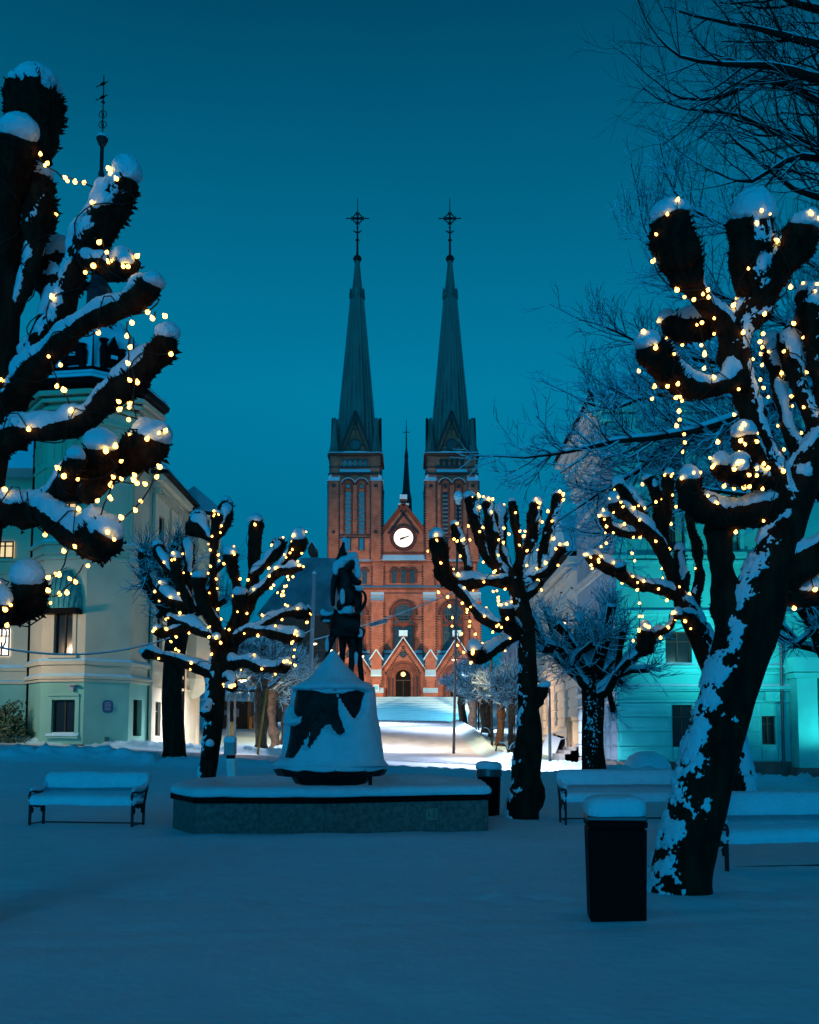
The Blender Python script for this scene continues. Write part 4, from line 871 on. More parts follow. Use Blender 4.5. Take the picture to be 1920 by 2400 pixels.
def spikes(Vs, Ns, RR, n, ln, rs, V, F):
    """short twig stubs that make a knuckle look shaggy"""
    b = len(V); L_ = []; Fc = []
    w_ = np.maximum(RR - RR.max() * .58, 1e-5) ** 1.2; w_ /= w_.sum()
    K = rs.choice(len(Vs), n, p=w_); Q = rs.random((n, 6))
    for q in range(n):
        k = K[q]; d = Ns[k] + (Q[q, :3] - .5) * 1.1; p = Vs[k] - Ns[k] * .006 + (Q[q, 3:] - .5) * ln * .8
        e = d + np.array([0, 0, .45]); l = ln * (.35 + 1.1 * Q[q, 3] ** 2); s = l * (.22 + .35 * Q[q, 4])
        a = np.cross(d, [Q[q, 5], 1 - Q[q, 5], .5]); a /= np.linalg.norm(a) + 1e-9; c = np.cross(d, a)
        L_ += [p + a * s, p - a * s * .5 + c * s * .8, p - a * s * .5 - c * s * .8, p + e * l]; Fc += [(b, b + 1, b + 3), (b + 1, b + 2, b + 3), (b + 2, b, b + 3)]; b += 4
    if L_: V = np.vstack([V, np.array(L_)]); F = list(map(tuple, F)) + Fc
    return V, F
def wood(name, P, rad, seg, parent, seed, rough=.12, spk=0, spl=.05, mt='bark', cap=True):
    V, F, C, RR = sweep(P, rad, seg, cap)
    n = V - C; n /= np.linalg.norm(n, axis=1, keepdims=True) + 1e-9
    s = 1 / max(rad.max(), .03)
    V = V + n * (RR * rough * (fbm(V + seed, .55 * s, 3) + .5 * vnoise(V * np.array([1, 1, .35]) + seed, 2.2 * s)))[:, None]
    if rough > .2:                                       # knuckles and old pruning scars
        rk = np.random.default_rng(int(seed * 31)); nb = min(60, int(len(P) * .9)); ki = rk.integers(2, len(P), nb); dv = rk.normal(size=(nb, 3)); dv /= np.linalg.norm(dv, axis=1, keepdims=True)
        for q in range(nb):
            c = P[ki[q]] + dv[q] * rad[ki[q]]; wd = rad[ki[q]] * rk.uniform(.22, .5); V = V + n * (rad[ki[q]] * rk.uniform(.12, .42) * np.exp(-((V - c) ** 2).sum(1) / wd ** 2))[:, None]
    if spk: V, F = spikes(V, n, RR, spk, spl, np.random.default_rng(int(seed * 10) + 1), V, F)
    return mesh_np(name, V, F, M[mt], parent, True)
def snow_on(name, P, rad, parent, vox, seed, amt=1.0, dome=True, thr=.30):
    """snow lying along the upper side of a limb and heaped on its knuckle"""
    D, A, B = frames(P); up = np.array([0, 0, 1.0])
    hor = np.sqrt(np.clip(1 - D[:, 2] ** 2, 0, 1))
    N = up - D * D[:, 2:3]; N /= np.linalg.norm(N, axis=1, keepdims=True) + 1e-6
    S_ = np.cross(D, N); n = len(P); seg = 10; t = np.linspace(0, 2 * np.pi, seg, endpoint=False)
    th = sstep(thr, .85, hor) * amt * np.clip(.78 + .75 * vnoise(P + seed, 1.0 / max(rad.mean() * 2.5, .08)), 0, 1.4)
    V = []; F = []
    ok = th > .06
    i = 0
    while i < n:
        if not ok[i]: i += 1; continue
        j = i
        while j + 1 < n and ok[j + 1]: j += 1
        if j - i >= 2:
            k = np.arange(i, j + 1); e = np.minimum(1, np.minimum(k - i, j - k) / 2.0 + .25)
            hh = rad[k] * (.22 + .62 * th[k]) * e + .015; ww = rad[k] * (.55 + .42 * np.minimum(th[k], 1)) * (.6 + .4 * e)
            cc = P[k] + N[k] * (rad[k] * .62 + hh * .35)[:, None]
            vv = cc[:, None] + S_[k][:, None] * (np.cos(t)[None] * ww[:, None])[..., None] + N[k][:, None] * (np.sin(t)[None] * hh[:, None])[..., None]
            b = len(V); V += vv.reshape(-1, 3).tolist(); m_ = len(k); ii = np.arange(m_ * seg).reshape(m_, seg) + b; jj = np.roll(ii, -1, 1)
            F += np.stack([ii[:-1], jj[:-1], jj[1:], ii[1:]], -1).reshape(-1, 4).tolist(); F += [ii[0][::-1].tolist(), ii[-1].tolist()]
        i = j + 1
    if dome:
        r = rad[-1]; d = P[-1] - P[-2]; d /= np.linalg.norm(d); rg = np.random.default_rng(int(seed * 100)); sq = rg.uniform(.72, 1.12); ox = rg.normal(size=2) * .16 * r; c = P[-1] + d * r * .3 + up * r * .40 * sq + np.array([ox[0], ox[1], 0]); b = len(V); qx, qy = rg.uniform(.85, 1.08), rg.uniform(.85, 1.08)
        prof = [(-.55, .55), (-.35, .90), (0, 1.04), (.35, .98), (.65, .78), (.88, .48), (1.0, .02)]
        for z, q in prof:
            for k in range(12): a = 2 * np.pi * k / 12; V.append((c + np.array([math.cos(a) * q * r * qx, math.sin(a) * q * r * qy, z * r * 1.02 * sq * min(amt, 1.1)])).tolist())
        for q in range(len(prof) - 1):
            for k in range(12): F.append([b + q * 12 + k, b + q * 12 + (k + 1) % 12, b + (q + 1) * 12 + (k + 1) % 12, b + (q + 1) * 12 + k])
        F += [[b + k for k in range(11, -1, -1)], [b + (len(prof) - 1) * 12 + k for k in range(12)]]
    if not V: return None
    Vo, No, Fo = remeshed(V, F, vox, 'tmp')
    if len(Vo) == 0: return None
    Vo = Vo + No * (.17 * rad.max() * fbm(Vo + seed, 1.1 / max(rad.max(), .05), 3) + .05 * rad.max() * vnoise(Vo + seed, 6 / max(rad.max(), .05)))[:, None]
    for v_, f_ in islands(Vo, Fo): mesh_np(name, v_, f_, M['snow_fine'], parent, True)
def crust(name, P, rad, parent, vec, vox, seed, thick=.035, bias=0.0, sc=5.0):
    """wind-plastered snow clinging in ragged patches to one side of a stem"""
    st_ = np.concatenate([[0], np.cumsum(np.linalg.norm(np.diff(P, axis=0), axis=1))]); tn = np.linspace(0, st_[-1], max(8, int(st_[-1] / (vox * 1.3))))
    P = np.stack([np.interp(tn, st_, P[:, k]) for k in range(3)], 1); rad = np.interp(tn, st_, rad)
    V, F, C, RR = sweep(P, rad * .97, max(24, int(2 * np.pi * rad.max() / vox)), True)
    n = V - C; n /= np.linalg.norm(n, axis=1, keepdims=True) + 1e-9
    vec = np.array(vec, float); vec /= np.linalg.norm(vec)
    msk = n @ vec * 1.1 - .55 + bias + .9 * pnoise(V + seed, sc) + .7 * pnoise(V + seed, sc * 2.3) + .6 * pnoise(V + seed, sc * 6) + .35 * pnoise(V + seed, sc * 15)
    V = V + n * (np.clip(msk * 2.2, -1, .9) * thick * 1.25 + .35 * thick * pnoise(V + seed, sc * 9) - .006)[:, None]
    return mesh_np(name, V, F, M['snow_fine'], parent, True)
BULB = MB(); BULB.lathe([(0, -1), (.62, -.72), (.95, -.15), (.85, .35), (.45, .8), (.30, 1.25), (0, 1.3)], (0, 0, 0), 8)
bm_ = bpy.data.meshes.new('bulb'); bm_.from_pydata(BULB.v, [], BULB.f); bm_.materials.append(M['bulb']); bm_.shade_smooth()
def bulb_at(p, r, parent, rs):
    o = link_mesh('bulb', bm_, parent, p); o.scale = (r, r, r); o.rotation_euler = (rs.uniform(-.9, .9), rs.uniform(-.9, .9), rs.uniform(0, 6)); return o
def sag(a, b, drop, n=14): 
    a, b = Vector(a), Vector(b); return [a.lerp(b, i / n) - Vector((0, 0, drop * 4 * (i / n) * (1 - i / n))) for i in range(n + 1)]
class Pollard:
    def __init__(s, name, y, trunk, label, seed, cat='tree', group=None, crust_vec=None, mt='bark', vox=None, base=None):
        s.y = y; s.seed = seed; s.rs = np.random.default_rng(seed); s.mt = mt; s.vox = vox or max(.018, .0018 * y); s.limbs = []
        P = np.array([W(u, v, y + (q[0] if q else 0)) for u, v, r, *q in trunk]); rad = np.array([r / ppm(y) for u, v, r, *q in trunk])
        g = H(P[0][0], P[0][1]); P[0][2] = min(P[0][2], g) - .15
        s.root = thing(name, (P[0][0], P[0][1], g), label, cat, group)
        s.step = max(.035, .003 * y)
        Ps, rs_ = spline(P, rad, s.step * 1.6)
        wood('trunk', Ps, rs_, 26, s.root, seed, .10, 0, cap=True, mt=mt); s.tP, s.tr = Ps, rs_
        if crust_vec: crust('trunk_snow', Ps, rs_, s.root, crust_vec[:3], s.vox, seed + 3, .03 * max(1, .4 / rs_.max()) if 0 else .035, crust_vec[3] if len(crust_vec) > 3 else 0, crust_vec[4] if len(crust_vec) > 4 else 5.0)
    def limb(s, pts, dy=0.0, snow=1.0, spk=70, lit=0, dome=True, d0=0.0, cr=None):
        n = len(pts); y = s.y
        P = np.array([W(u, v, y + d0 + dy * (i / max(1, n - 1))) for i, (u, v, r) in enumerate(pts)]); rad = np.array([r / ppm(y + d0 + dy * i / max(1, n - 1)) for i, (u, v, r) in enumerate(pts)])
        s.limb3(P, rad, snow, spk, lit, dome, cr)
    def limb3(s, P, rad, snow=1.0, spk=70, lit=0, dome=True, cr=None):
        Ps, rd = spline(P, rad, s.step); k = len(s.limbs); sd = s.seed + k * 1.37
        fq = .35 / max(rd.mean(), .03); rd = rd * (1 + .22 * vnoise(Ps + sd, fq) + .10 * vnoise(Ps + sd, fq * 2.6)); ends = np.minimum(1, np.arange(len(Ps)) / 6.0)[:, None]
        Ps = Ps + ends * rd[:, None] * .30 * np.stack([vnoise(Ps + sd + 11, fq * .8), vnoise(Ps + sd + 23, fq * .8), vnoise(Ps + sd + 37, fq * .8)], 1)
        o = wood('limb', Ps, rd, 16, s.root, sd, .30, spk * 8, min(.12 * rd.max() + .012, .030), mt=s.mt)
        if snow: snow_on('limb_snow', Ps, rd, o, s.vox, sd, snow, dome)
        if cr is not None: crust('limb_crust', Ps, rd, o, cr, s.vox, sd, .02, -.05, 7.0)
        s.limbs.append((Ps, rd, lit, snow, sd))
    def lights(s, label, spacing, br, swags=(), top=.3, wire=.006):
        t = thing('light_string', s.root.location, label, 'string lights'); wb = MB(); n = 0
        for Ps, rd, lit, sno, sd2 in s.limbs:
            if not lit: continue
            D, A, B = frames(Ps); th = sstep(.30, .85, np.sqrt(np.clip(1 - D[:, 2] ** 2, 0, 1))) * sno * (.85 + .35 * vnoise(Ps + sd2, 2.2)); hs = rd * .62 + 1.35 * (rd * (.22 + .62 * th) + .015) * (th > .06); acc = 0; path = []; seg = np.linalg.norm(np.diff(Ps, axis=0), axis=1); ph = s.rs.uniform(0, 6)
            for i in range(1, len(Ps)):
                acc += seg[i - 1]; ph += seg[i - 1] / max(rd[i], .05) * .8
                toc = -Ps[i]; toc = toc - D[i] * toc.dot(D[i]); toc /= np.linalg.norm(toc) + 1e-9; sd_ = np.cross(D[i], toc)
                an = 1.5 * math.sin(ph); nrm = toc * math.cos(an) + sd_ * math.sin(an)
                upn = np.array([0, 0, 1.0]) - D[i] * D[i][2]; on_top = nrm @ upn > .35
                tn_ = float(nrm @ upn); rr = max(rd[i] * 1.12 + .012, hs[i] * min(1, max(0, tn_) * 1.15 + .1) if tn_ > .25 else 0)
                p = Ps[i] + nrm * rr; path.append(p)
                if acc > spacing / lit:
                    acc = -s.rs.uniform(0, .4) * spacing / lit
                    if on_top and s.rs.random() > top + .3: pass
                    bulb_at(p + nrm * br * .45 + s.rs.normal(size=3) * .008, br * s.rs.uniform(.65, 1.3), t, s.rs); n += 1
            if lit >= .8 and sno:                        # a few bulbs lie on the snow heaped on the knuckle
                r_ = rd[-1]; d_ = Ps[-1] - Ps[-2]; d_ /= np.linalg.norm(d_); c_ = Ps[-1] + d_ * r_ * .3 + np.array([0, 0, r_ * .30]); tcam = -c_ / np.linalg.norm(c_)
                for q in range(3):
                    v_ = tcam + s.rs.normal(size=3) * np.array([.75, .3, .5]) + np.array([0, 0, .15]); v_ /= np.linalg.norm(v_); bulb_at(c_ + v_ * (r_ * 1.0 + br * .6), br * s.rs.uniform(.7, 1.2), t, s.rs); n += 1; path.append(c_ + v_ * (r_ * 1.0 + br * .3))
            if len(path) > 3: wb.tube([Vector(p) for p in path[::2]], wire, 4)
        for sw in swags:
            pts, nb = sw; P = np.array([W(u, v, s.y + q) for u, v, q in pts]); Ps, _ = spline(P, [1] * len(P), .06); Ps = Ps + s.rs.normal(size=Ps.shape) * .008
            wb.tube([Vector(p) for p in Ps], wire, 4)
            for k in range(nb):
                q = Ps[int((k + .5) / nb * (len(Ps) - 1))]; bulb_at(q + s.rs.normal(size=3) * .03, br * s.rs.uniform(.85, 1.15), t, s.rs); n += 1
        wb.build('string_wire', M['wire'], t); return n
# ---------------- right foreground tree
T1 = Pollard('pollard_tree', 10.1, [(1590, 2120, 84), (1597, 2050, 74), (1628, 1920, 68), (1662, 1780, 66), (1702, 1640, 66), (1738, 1520, 68), (1772, 1420, 64), (1812, 1310, 52), (1850, 1205, 45), (1885, 1112, 42), (1935, 1030, 38), (2000, 950, 32)], 'large leaning dark pollard with snow plastered up its trunk behind the bin', 11, crust_vec=(-1, -.40, .25, -.30, 4.2))
T1.limb([(1748, 1530, 52), (1712, 1440, 42), (1692, 1360, 30), (1687, 1280, 28), (1690, 1210, 30)], .1, 0, 10, 0, False)
T1.limb([(1865, 1180, 34), (1800, 1196, 28), (1740, 1205, 24), (1690, 1206, 26), (1645, 1195, 30), (1618, 1165, 33), (1612, 1138, 30)], -.3, 1.15, 110, 1.0)
T1.limb([(1858, 1200, 38), (1812, 1125, 33), (1782, 1040, 31), (1764, 966, 31), (1744, 900, 30), (1722, 842, 29), (1722, 785, 29), (1752, 735, 33), (1778, 690, 38), (1772, 630, 46), (1762, 575, 54), (1758, 535, 54)], -.5, 1.0, 190, 1.0, cr=(.6, -.4, .4))
T1.limb([(1775, 700, 30), (1815, 655, 36), (1850, 610, 38), (1872, 572, 40), (1880, 545, 38)], -.2, 1.0, 110, .9, d0=-.4)
T1.limb([(1722, 805, 20), (1690, 755, 19), (1655, 728, 19), (1632, 690, 24), (1607, 640, 38), (1588, 585, 44), (1574, 525, 44)], -.6, 1.0, 170, 1.0, d0=-.3)
T1.limb([(1722, 790, 16), (1690, 758, 19), (1650, 766, 25), (1605, 770, 26), (1572, 757, 24)], .4, 1.1, 80, 1.6, d0=-.3)
T1.limb([(1740, 890, 24), (1700, 904, 22), (1645, 912, 23), (1592, 893, 30), (1552, 852, 40), (1528, 815, 38)], -.5, 1.25, 150, 1.0, d0=-.3)
T1.limb([(1800, 1110, 22), (1772, 1065, 20), (1750, 1040, 27), (1744, 1022, 27)], -.5, 1.1, 60, 1.0, d0=-.2)
T1.limb([(1800, 1130, 20), (1762, 1120, 22), (1738, 1108, 28), (1728, 1098, 26)], -.7, 1.3, 60, 2.0, d0=-.2)
T1.limb([(1790, 1120, 18), (1735, 1122, 20), (1700, 1110, 25), (1688, 1096, 25)], -.3, 1.3, 60, 2.2, d0=-.1)
T1.limb([(1935, 1030, 28), (1895, 965, 20), (1868, 895, 20), (1866, 830, 30), (1872, 790, 30)], .5, 1.0, 90, 1.1, cr=(.5, -.5, .4))
T1.limb([(1950, 1010, 26), (1930, 900, 22), (1912, 800, 24), (1896, 740, 32), (1892, 705, 32)], .2, 1.0, 90, 1.1, cr=(.5, -.5, .4))
T1.limb([(1900, 1100, 22), (1850, 1010, 16), (1832, 930, 16), (1822, 860, 22), (1820, 810, 24)], 1.1, 1.0, 70, 1.1, cr=(.5, -.5, .4))
T1.limb([(1835, 1350, 48), (1880, 1325, 38), (1930, 1300, 34), (1990, 1270, 34)], -.2, 1.3, 20, 0, False)
T1.limb([(1840, 1390, 24), (1875, 1400, 22), (1905, 1395, 26), (1925, 1375, 26)], .2, 1.3, 60, 1.6)
T1.limb([(1900, 1130, 22), (1930, 1150, 22), (1960, 1150, 30)], .2, 1.2, 40, 1.5)
T1.lights('warm string lights wound on the large leaning pollard by the bin', .19, .020, [([(1640, 770, -.5), (1655, 830, -.55), (1672, 882, -.5)], 5), ([(1590, 905, -.8), (1592, 960, -.5), (1600, 1030, .2), (1605, 1090, .2)], 8), ([(1600, 690, -.8), (1612, 700, -.8), (1640, 705, -.8), (1668, 700, -.6)], 4), ([(1745, 1040, -.8), (1742, 1070, -.8), (1735, 1110, -.9)], 4), ([(1790, 745, -.6), (1782, 800, -.5), (1790, 860, -.4), (1776, 930, -.3)], 7), ([(1500, 880, -.7), (1530, 905, -.7), (1560, 930, -.7), (1590, 940, -.7)], 4), ([(1690, 1020, -.4), (1700, 1090, -.3), (1720, 1130, -.6)], 4)])
# ---------------- left foreground tree (trunk just outside the picture)
T2 = Pollard('pollard_tree', 8.6, [(-120, 2230, 110), (-115, 2000, 92), (-105, 1700, 80), (-95, 1450, 78), (-70, 1250, 70), (-45, 1100, 58), (-20, 980, 48), (0, 880, 42), (8, 760, 36), (12, 660, 30), (10, 560, 26)], 'tall dark pollard with fat snow-capped knuckles in front of the corner building', 23, crust_vec=(-1, -.3, .2, -.2))
T2.limb([(12, 640, 24), (20, 560, 26), (22, 470, 36), (35, 400, 44), (40, 350, 46)], -.3, 1.0, 150, .25)
T2.limb([(25, 600, 20), (62, 480, 22), (82, 380, 26), (84, 320, 38), (76, 265, 52), (70, 235, 54)], .3, 1.0, 150, 0)
T2.limb([(15, 760, 22), (50, 690, 18), (75, 600, 20), (90, 540, 30), (96, 470, 34), (96, 438, 32)], 0, 1.0, 120, .25, cr=(-.7, -.5, .3))
T2.limb([(-10, 985, 40), (22, 925, 34), (52, 880, 30), (98, 805, 28), (140, 745, 28), (165, 660, 24), (190, 595, 27), (222, 545, 36), (262, 480, 40), (288, 430, 40)], -.5, 1.15, 220, .8, cr=(-.6, -.4, .5))
T2.limb([(185, 610, 18), (215, 618, 20), (255, 628, 22), (285, 632, 26), (300, 625, 24)], -.5, 1.3, 70, 1.6, d0=-.4)
T2.limb([(45, 905, 26), (95, 850, 26), (130, 815, 24), (170, 780, 23), (228, 745, 22), (288, 722, 24), (325, 700, 32), (342, 672, 32)], -.8, 1.25, 130, .6, d0=-.2)
T2.limb([(60, 840, 22), (98, 760, 24), (122, 700, 36), (130, 650, 48), (130, 620, 48)], .5, 1.1, 150, .25)
T2.limb([(-5, 1040, 38), (60, 1018, 28), (130, 1010, 24), (200, 995, 26), (232, 962, 26), (285, 918, 28), (330, 875, 32), (368, 832, 36), (384, 800, 34)], -.7, 1.5, 180, .7)
T2.limb([(-40, 1215, 40), (20, 1198, 30), (80, 1198, 28), (110, 1180, 26), (140, 1148, 24), (172, 1110, 26), (215, 1112, 30), (285, 1095, 32), (335, 1068, 42), (362, 1042, 44)], -.9, 1.35, 190, .8)
T2.limb([(158, 1150, 20), (172, 1100, 24), (180, 1075, 24)], -.8, .9, 50, .6, d0=-.6)
T2.limb([(200, 1165, 26), (222, 1140, 34), (236, 1100, 36), (238, 1062, 36)], -.3, 1.2, 110, 1.6, d0=-.8)
T2.limb([(70, 1200, 26), (112, 1215, 24), (145, 1240, 22), (175, 1265, 28), (215, 1275, 36), (250, 1262, 38)], -.5, 1.4, 120, .9, d0=-.4)
T2.limb([(-60, 1330, 30), (-5, 1400, 26), (35, 1432, 30), (60, 1405, 40), (62, 1368, 40)], -.4, 1.1, 110, .3)
T2.limb([(-50, 1350, 24), (-20, 1420, 24), (5, 1440, 24), (12, 1420, 26)], -.8, 1.2, 40, 2.2)
T2.lights('warm string lights draped over the tall pollard in front of the corner building', .27, .019, [([(88, 370, -.3), (130, 405, -.4), (165, 422, -.4), (215, 436, -.5)], 7), ([(240, 560, -.9), (248, 590, -.9), (262, 620, -.9)], 2), ([(362, 730, -1.2), (360, 745, -1.2)], 2), ([(295, 755, -1), (302, 810, -1), (300, 850, -1), (318, 885, -1), (312, 930, -1), (322, 980, -1)], 7), ([(120, 850, -.8), (135, 890, -.8), (155, 925, -.8), (160, 950, -.8)], 4), ([(268, 950, -1), (285, 970, -1), (320, 985, -1)], 3), ([(265, 1110, -1.2), (285, 1130, -1.2), (318, 1132, -1.2), (335, 1105, -1.2)], 5), ([(372, 1100, -1.3), (350, 1150, -1.3), (310, 1190, -1.3), (282, 1220, -1.2)], 6), ([(265, 1130, -1), (245, 1185, -1), (228, 1230, -1), (220, 1265, -.9)], 7), ([(168, 1270, -.9), (150, 1320, -.9), (130, 1345, -.9), (100, 1360, -.8)], 5), ([(200, 1320, -.9), (178, 1350, -.9), (150, 1380, -.9), (125, 1400, -.8), (105, 1390, -.8)], 6), ([(10, 1440, -1.2), (15, 1480, -1.1), (8, 1520, -1)], 3)])
# ---------------- centre-right tree
T3 = Pollard('pollard_tree', 19.3, [(1222, 1935, 40), (1222, 1895, 38), (1234, 1862, 42), (1232, 1820, 34), (1237, 1770, 34), (1240, 1720, 29), (1238, 1650, 25), (1236, 1560, 22), (1234, 1490, 21), (1224, 1430, 21), (1211, 1380, 20), (1204, 1345, 20)], 'upright knobbly pollard with glowing lights right of the fountain', 37, crust_vec=(-.8, -.3, .3, -.55, 6))
L3 = T3.limb
L3([(1208, 1365, 17), (1160, 1362, 13), (1110, 1364, 13), (1066, 1370, 15), (1042, 1345, 21), (1030, 1305, 23), (1022, 1272, 22)], -.5, 1.5, 130, 1.5)
L3([(1100, 1362, 9), (1096, 1320, 10), (1080, 1275, 14), (1068, 1240, 14)], .5, 1.0, 60, .5, cr=(1, -.4, .3))
L3([(1180, 1350, 10), (1140, 1300, 11), (1120, 1240, 15), (1106, 1172, 16)], .7, 1.0, 70, 1.4, cr=(1, -.4, .3))
L3([(1190, 1350, 11), (1162, 1310, 12), (1150, 1245, 14), (1140, 1180, 16)], -.4, 1.0, 70, 1.2, cr=(1, -.4, .3))
L3([(1198, 1342, 10), (1180, 1290, 11), (1176, 1230, 15), (1178, 1200, 17)], .9, 1.0, 60, .4)
L3([(1208, 1345, 10), (1218, 1300, 9), (1210, 1240, 9), (1202, 1180, 11)], -.3, 1.0, 40, .5)
L3([(1214, 1350, 12), (1230, 1300, 13), (1250, 1235, 16), (1254, 1185, 18)], -.5, 1.0, 80, 1.2, cr=(1, -.4, .3))
L3([(1225, 1370, 12), (1262, 1335, 12), (1278, 1275, 13), (1296, 1215, 14), (1308, 1165, 14)], .3, 1.1, 80, 1.2, cr=(1, -.4, .3))
L3([(1240, 1358, 8), (1285, 1340, 9), (1306, 1305, 11), (1316, 1285, 12)], -.5, 1.2, 50, 1.2)
L3([(1068, 1378, 12), (1098, 1412, 10), (1125, 1448, 12), (1148, 1462, 13), (1170, 1470, 14)], -.4, 1.2, 60, 2.0, d0=-.4, dome=False)
L3([(1228, 1485, 14), (1200, 1475, 16), (1190, 1450, 17), (1188, 1430, 16)], -.6, 1.2, 70, .8)
L3([(1230, 1470, 13), (1195, 1500, 11), (1160, 1525, 12), (1128, 1545, 16), (1118, 1530, 19)], -.7, 1.4, 80, 1.0)
L3([(1238, 1660, 18), (1258, 1640, 17), (1270, 1615, 18)], -.1, 1.3, 30, 0)
L3([(1215, 1400, 12), (1245, 1390, 11), (1256, 1365, 12)], .5, 1.2, 40, 1.2)
T3.lights('warm string lights on the upright pollard right of the fountain', .27, .026, [([(1030, 1380, -.9), (1055, 1420, -.8), (1066, 1460, -.8), (1078, 1500, -.7), (1092, 1530, -.6), (1096, 1516, -.6)], 8), ([(1090, 1400, -.5), (1098, 1440, -.5), (1108, 1470, -.5), (1120, 1500, -.5)], 6), ([(1052, 1264, -.4), (1075, 1266, -.2), (1092, 1268, 0), (1115, 1262, 0)], 5), ([(1180, 1240, 0), (1205, 1252, -.2), (1230, 1245, -.4), (1255, 1240, -.4)], 6), ([(1160, 1380, -.3), (1168, 1400, -.3), (1180, 1420, -.3)], 6)])
# ---------------- left-middle tree
T4 = Pollard('pollard_tree', 22.0, [(476, 1900, 24), (482, 1840, 21), (492, 1770, 21), (500, 1700, 22), (504, 1640, 23), (506, 1590, 24), (512, 1550, 20)], 'sturdy spreading pollard with glowing lights left of the fountain', 41, crust_vec=(-.9, -.4, .2, -.35))
L4 = T4.limb
L4([(506, 1590, 18), (470, 1568, 13), (420, 1550, 11), (372, 1536, 11), (340, 1532, 12)], -.6, 1.5, 40, .5)
L4([(512, 1570, 20), (530, 1540, 20), (545, 1510, 20), (560, 1470, 17), (582, 1425, 15), (593, 1370, 13), (592, 1300, 14), (598, 1250, 20), (600, 1232, 21)], .3, 1.0, 80, .3)
L4([(520, 1555, 15), (512, 1480, 14), (488, 1436, 13), (472, 1390, 15), (468, 1358, 20)], -.5, 1.0, 80, .3)
L4([(488, 1440, 10), (450, 1420, 10), (430, 1385, 11), (414, 1340, 15), (408, 1312, 17)], -.2, 1.1, 60, .9)
L4([(515, 1520, 13), (502, 1440, 10), (500, 1360, 9), (501, 1290, 9), (506, 1240, 12), (510, 1215, 13)], .7, .8, 50, 2.6)
L4([(502, 1270, 9), (482, 1255, 12), (466, 1238, 21), (462, 1222, 22)], .4, 1.1, 60, .2, d0=.6)
L4([(504, 1262, 9), (522, 1240, 12), (530, 1210, 19), (532, 1190, 19)], .5, 1.1, 60, .4, d0=.6)
L4([(530, 1500, 12), (555, 1440, 10), (556, 1380, 10), (548, 1330, 15), (542, 1305, 16)], -.6, 1.0, 60, 1.0)
L4([(588, 1405, 11), (620, 1375, 10), (650, 1345, 10), (676, 1338, 9), (705, 1330, 8)], -.5, 1.4, 60, 1.5)
L4([(592, 1350, 9), (625, 1320, 10), (650, 1295, 16), (655, 1280, 17)], .5, 1.3, 60, .8)
L4([(640, 1350, 8), (672, 1320, 10), (695, 1285, 17), (702, 1268, 18)], -.4, 1.2, 60, 1.2)
L4([(550, 1500, 14), (590, 1480, 12), (640, 1484, 11), (680, 1494, 13), (700, 1495, 13)], -.7, 1.4, 60, .9)
L4([(600, 1478, 9), (632, 1455, 9), (668, 1438, 9), (705, 1438, 12), (718, 1440, 12)], .6, 1.5, 60, 1.0)
L4([(535, 1560, 14), (575, 1556, 11), (615, 1566, 11), (655, 1566, 13), (668, 1560, 13)], -.7, 1.5, 60, 1.0)
L4([(520, 1500, 12), (470, 1482, 10), (430, 1464, 10), (398, 1450, 11)], .4, 1.5, 50, .8)
L4([(430, 1470, 9), (400, 1480, 9), (380, 1486, 12), (370, 1478, 13)], -.3, 1.4, 50, 1.3, d0=.2)
L4([(450, 1420, 9), (410, 1412, 10), (385, 1395, 14), (378, 1380, 15)], .3, 1.3, 50, 1.4)
L4([(416, 1360, 8), (395, 1335, 8), (376, 1308, 12), (372, 1290, 13)], .5, 1.2, 50, .5)
L4([(440, 1400, 8), (445, 1340, 8), (440, 1300, 12), (438, 1280, 13)], .9, 1.2, 50, .5)
L4([(520, 1600, 12), (540, 1595, 13), (542, 1610, 14)], -.4, 1.4, 30, 1.6)
L4([(508, 1560, 12), (505, 1520, 13), (503, 1500, 13)], -.6, 1.2, 40, .8)
L4([(570, 1470, 10), (570, 1425, 12), (568, 1395, 16)], -.7, 1.2, 40, .6)
L4([(500, 1640, 16), (488, 1665, 10), (482, 1668, 10)], -.4, 1.4, 20, 0)
L4([(492, 1760, 14), (488, 1768, 13), (490, 1752, 13)], -.4, 1.4, 10, 0)
T4.lights('warm string lights on the sturdy pollard left of the fountain', .27, .027, [([(678, 1350, -.6), (670, 1380, -.6), (662, 1395, -.6), (668, 1430, -.6)], 9), ([(645, 1372, -.6), (655, 1395, -.6), (672, 1402, -.6)], 3), ([(690, 1500, -.7), (690, 1530, -.7), (685, 1560, -.7)], 4), ([(675, 1260, -.5), (682, 1290, -.5), (665, 1315, -.4)], 4), ([(395, 1500, -.3), (410, 1520, -.3), (440, 1560, -.3), (470, 1550, -.3)], 6)])
# ---------------- tree behind the big trunk
T5 = Pollard('pollard_tree', 16.5, [(1745, 1935, 48), (1732, 1830, 36), (1712, 1720, 32), (1690, 1620, 30), (1660, 1530, 30), (1632, 1470, 27), (1600, 1410, 22)], 'smaller lit pollard leaning left behind the large trunk', 53, crust_vec=(.9, -.5, .2, -.05))
L5 = T5.limb
L5([(1610, 1425, 18), (1585, 1380, 16), (1565, 1320, 14), (1540, 1270, 14), (1490, 1225, 14), (1460, 1200, 17), (1444, 1180, 18)], -.3, 1.2, 70, 1.6)
L5([(1505, 1240, 10), (1475, 1255, 10), (1430, 1235, 11), (1415, 1215, 14)], -.6, 1.3, 50, 1.8)
L5([(1520, 1250, 10), (1500, 1210, 13), (1470, 1170, 17), (1450, 1145, 17)], .2, 1.1, 50, .6)
L5([(1545, 1290, 10), (1545, 1220, 10), (1535, 1160, 12), (1527, 1125, 14)], .3, .9, 50, .7)
L5([(1565, 1330, 11), (1562, 1250, 9), (1565, 1170, 11), (1563, 1118, 14)], -.2, .9, 50, .8)
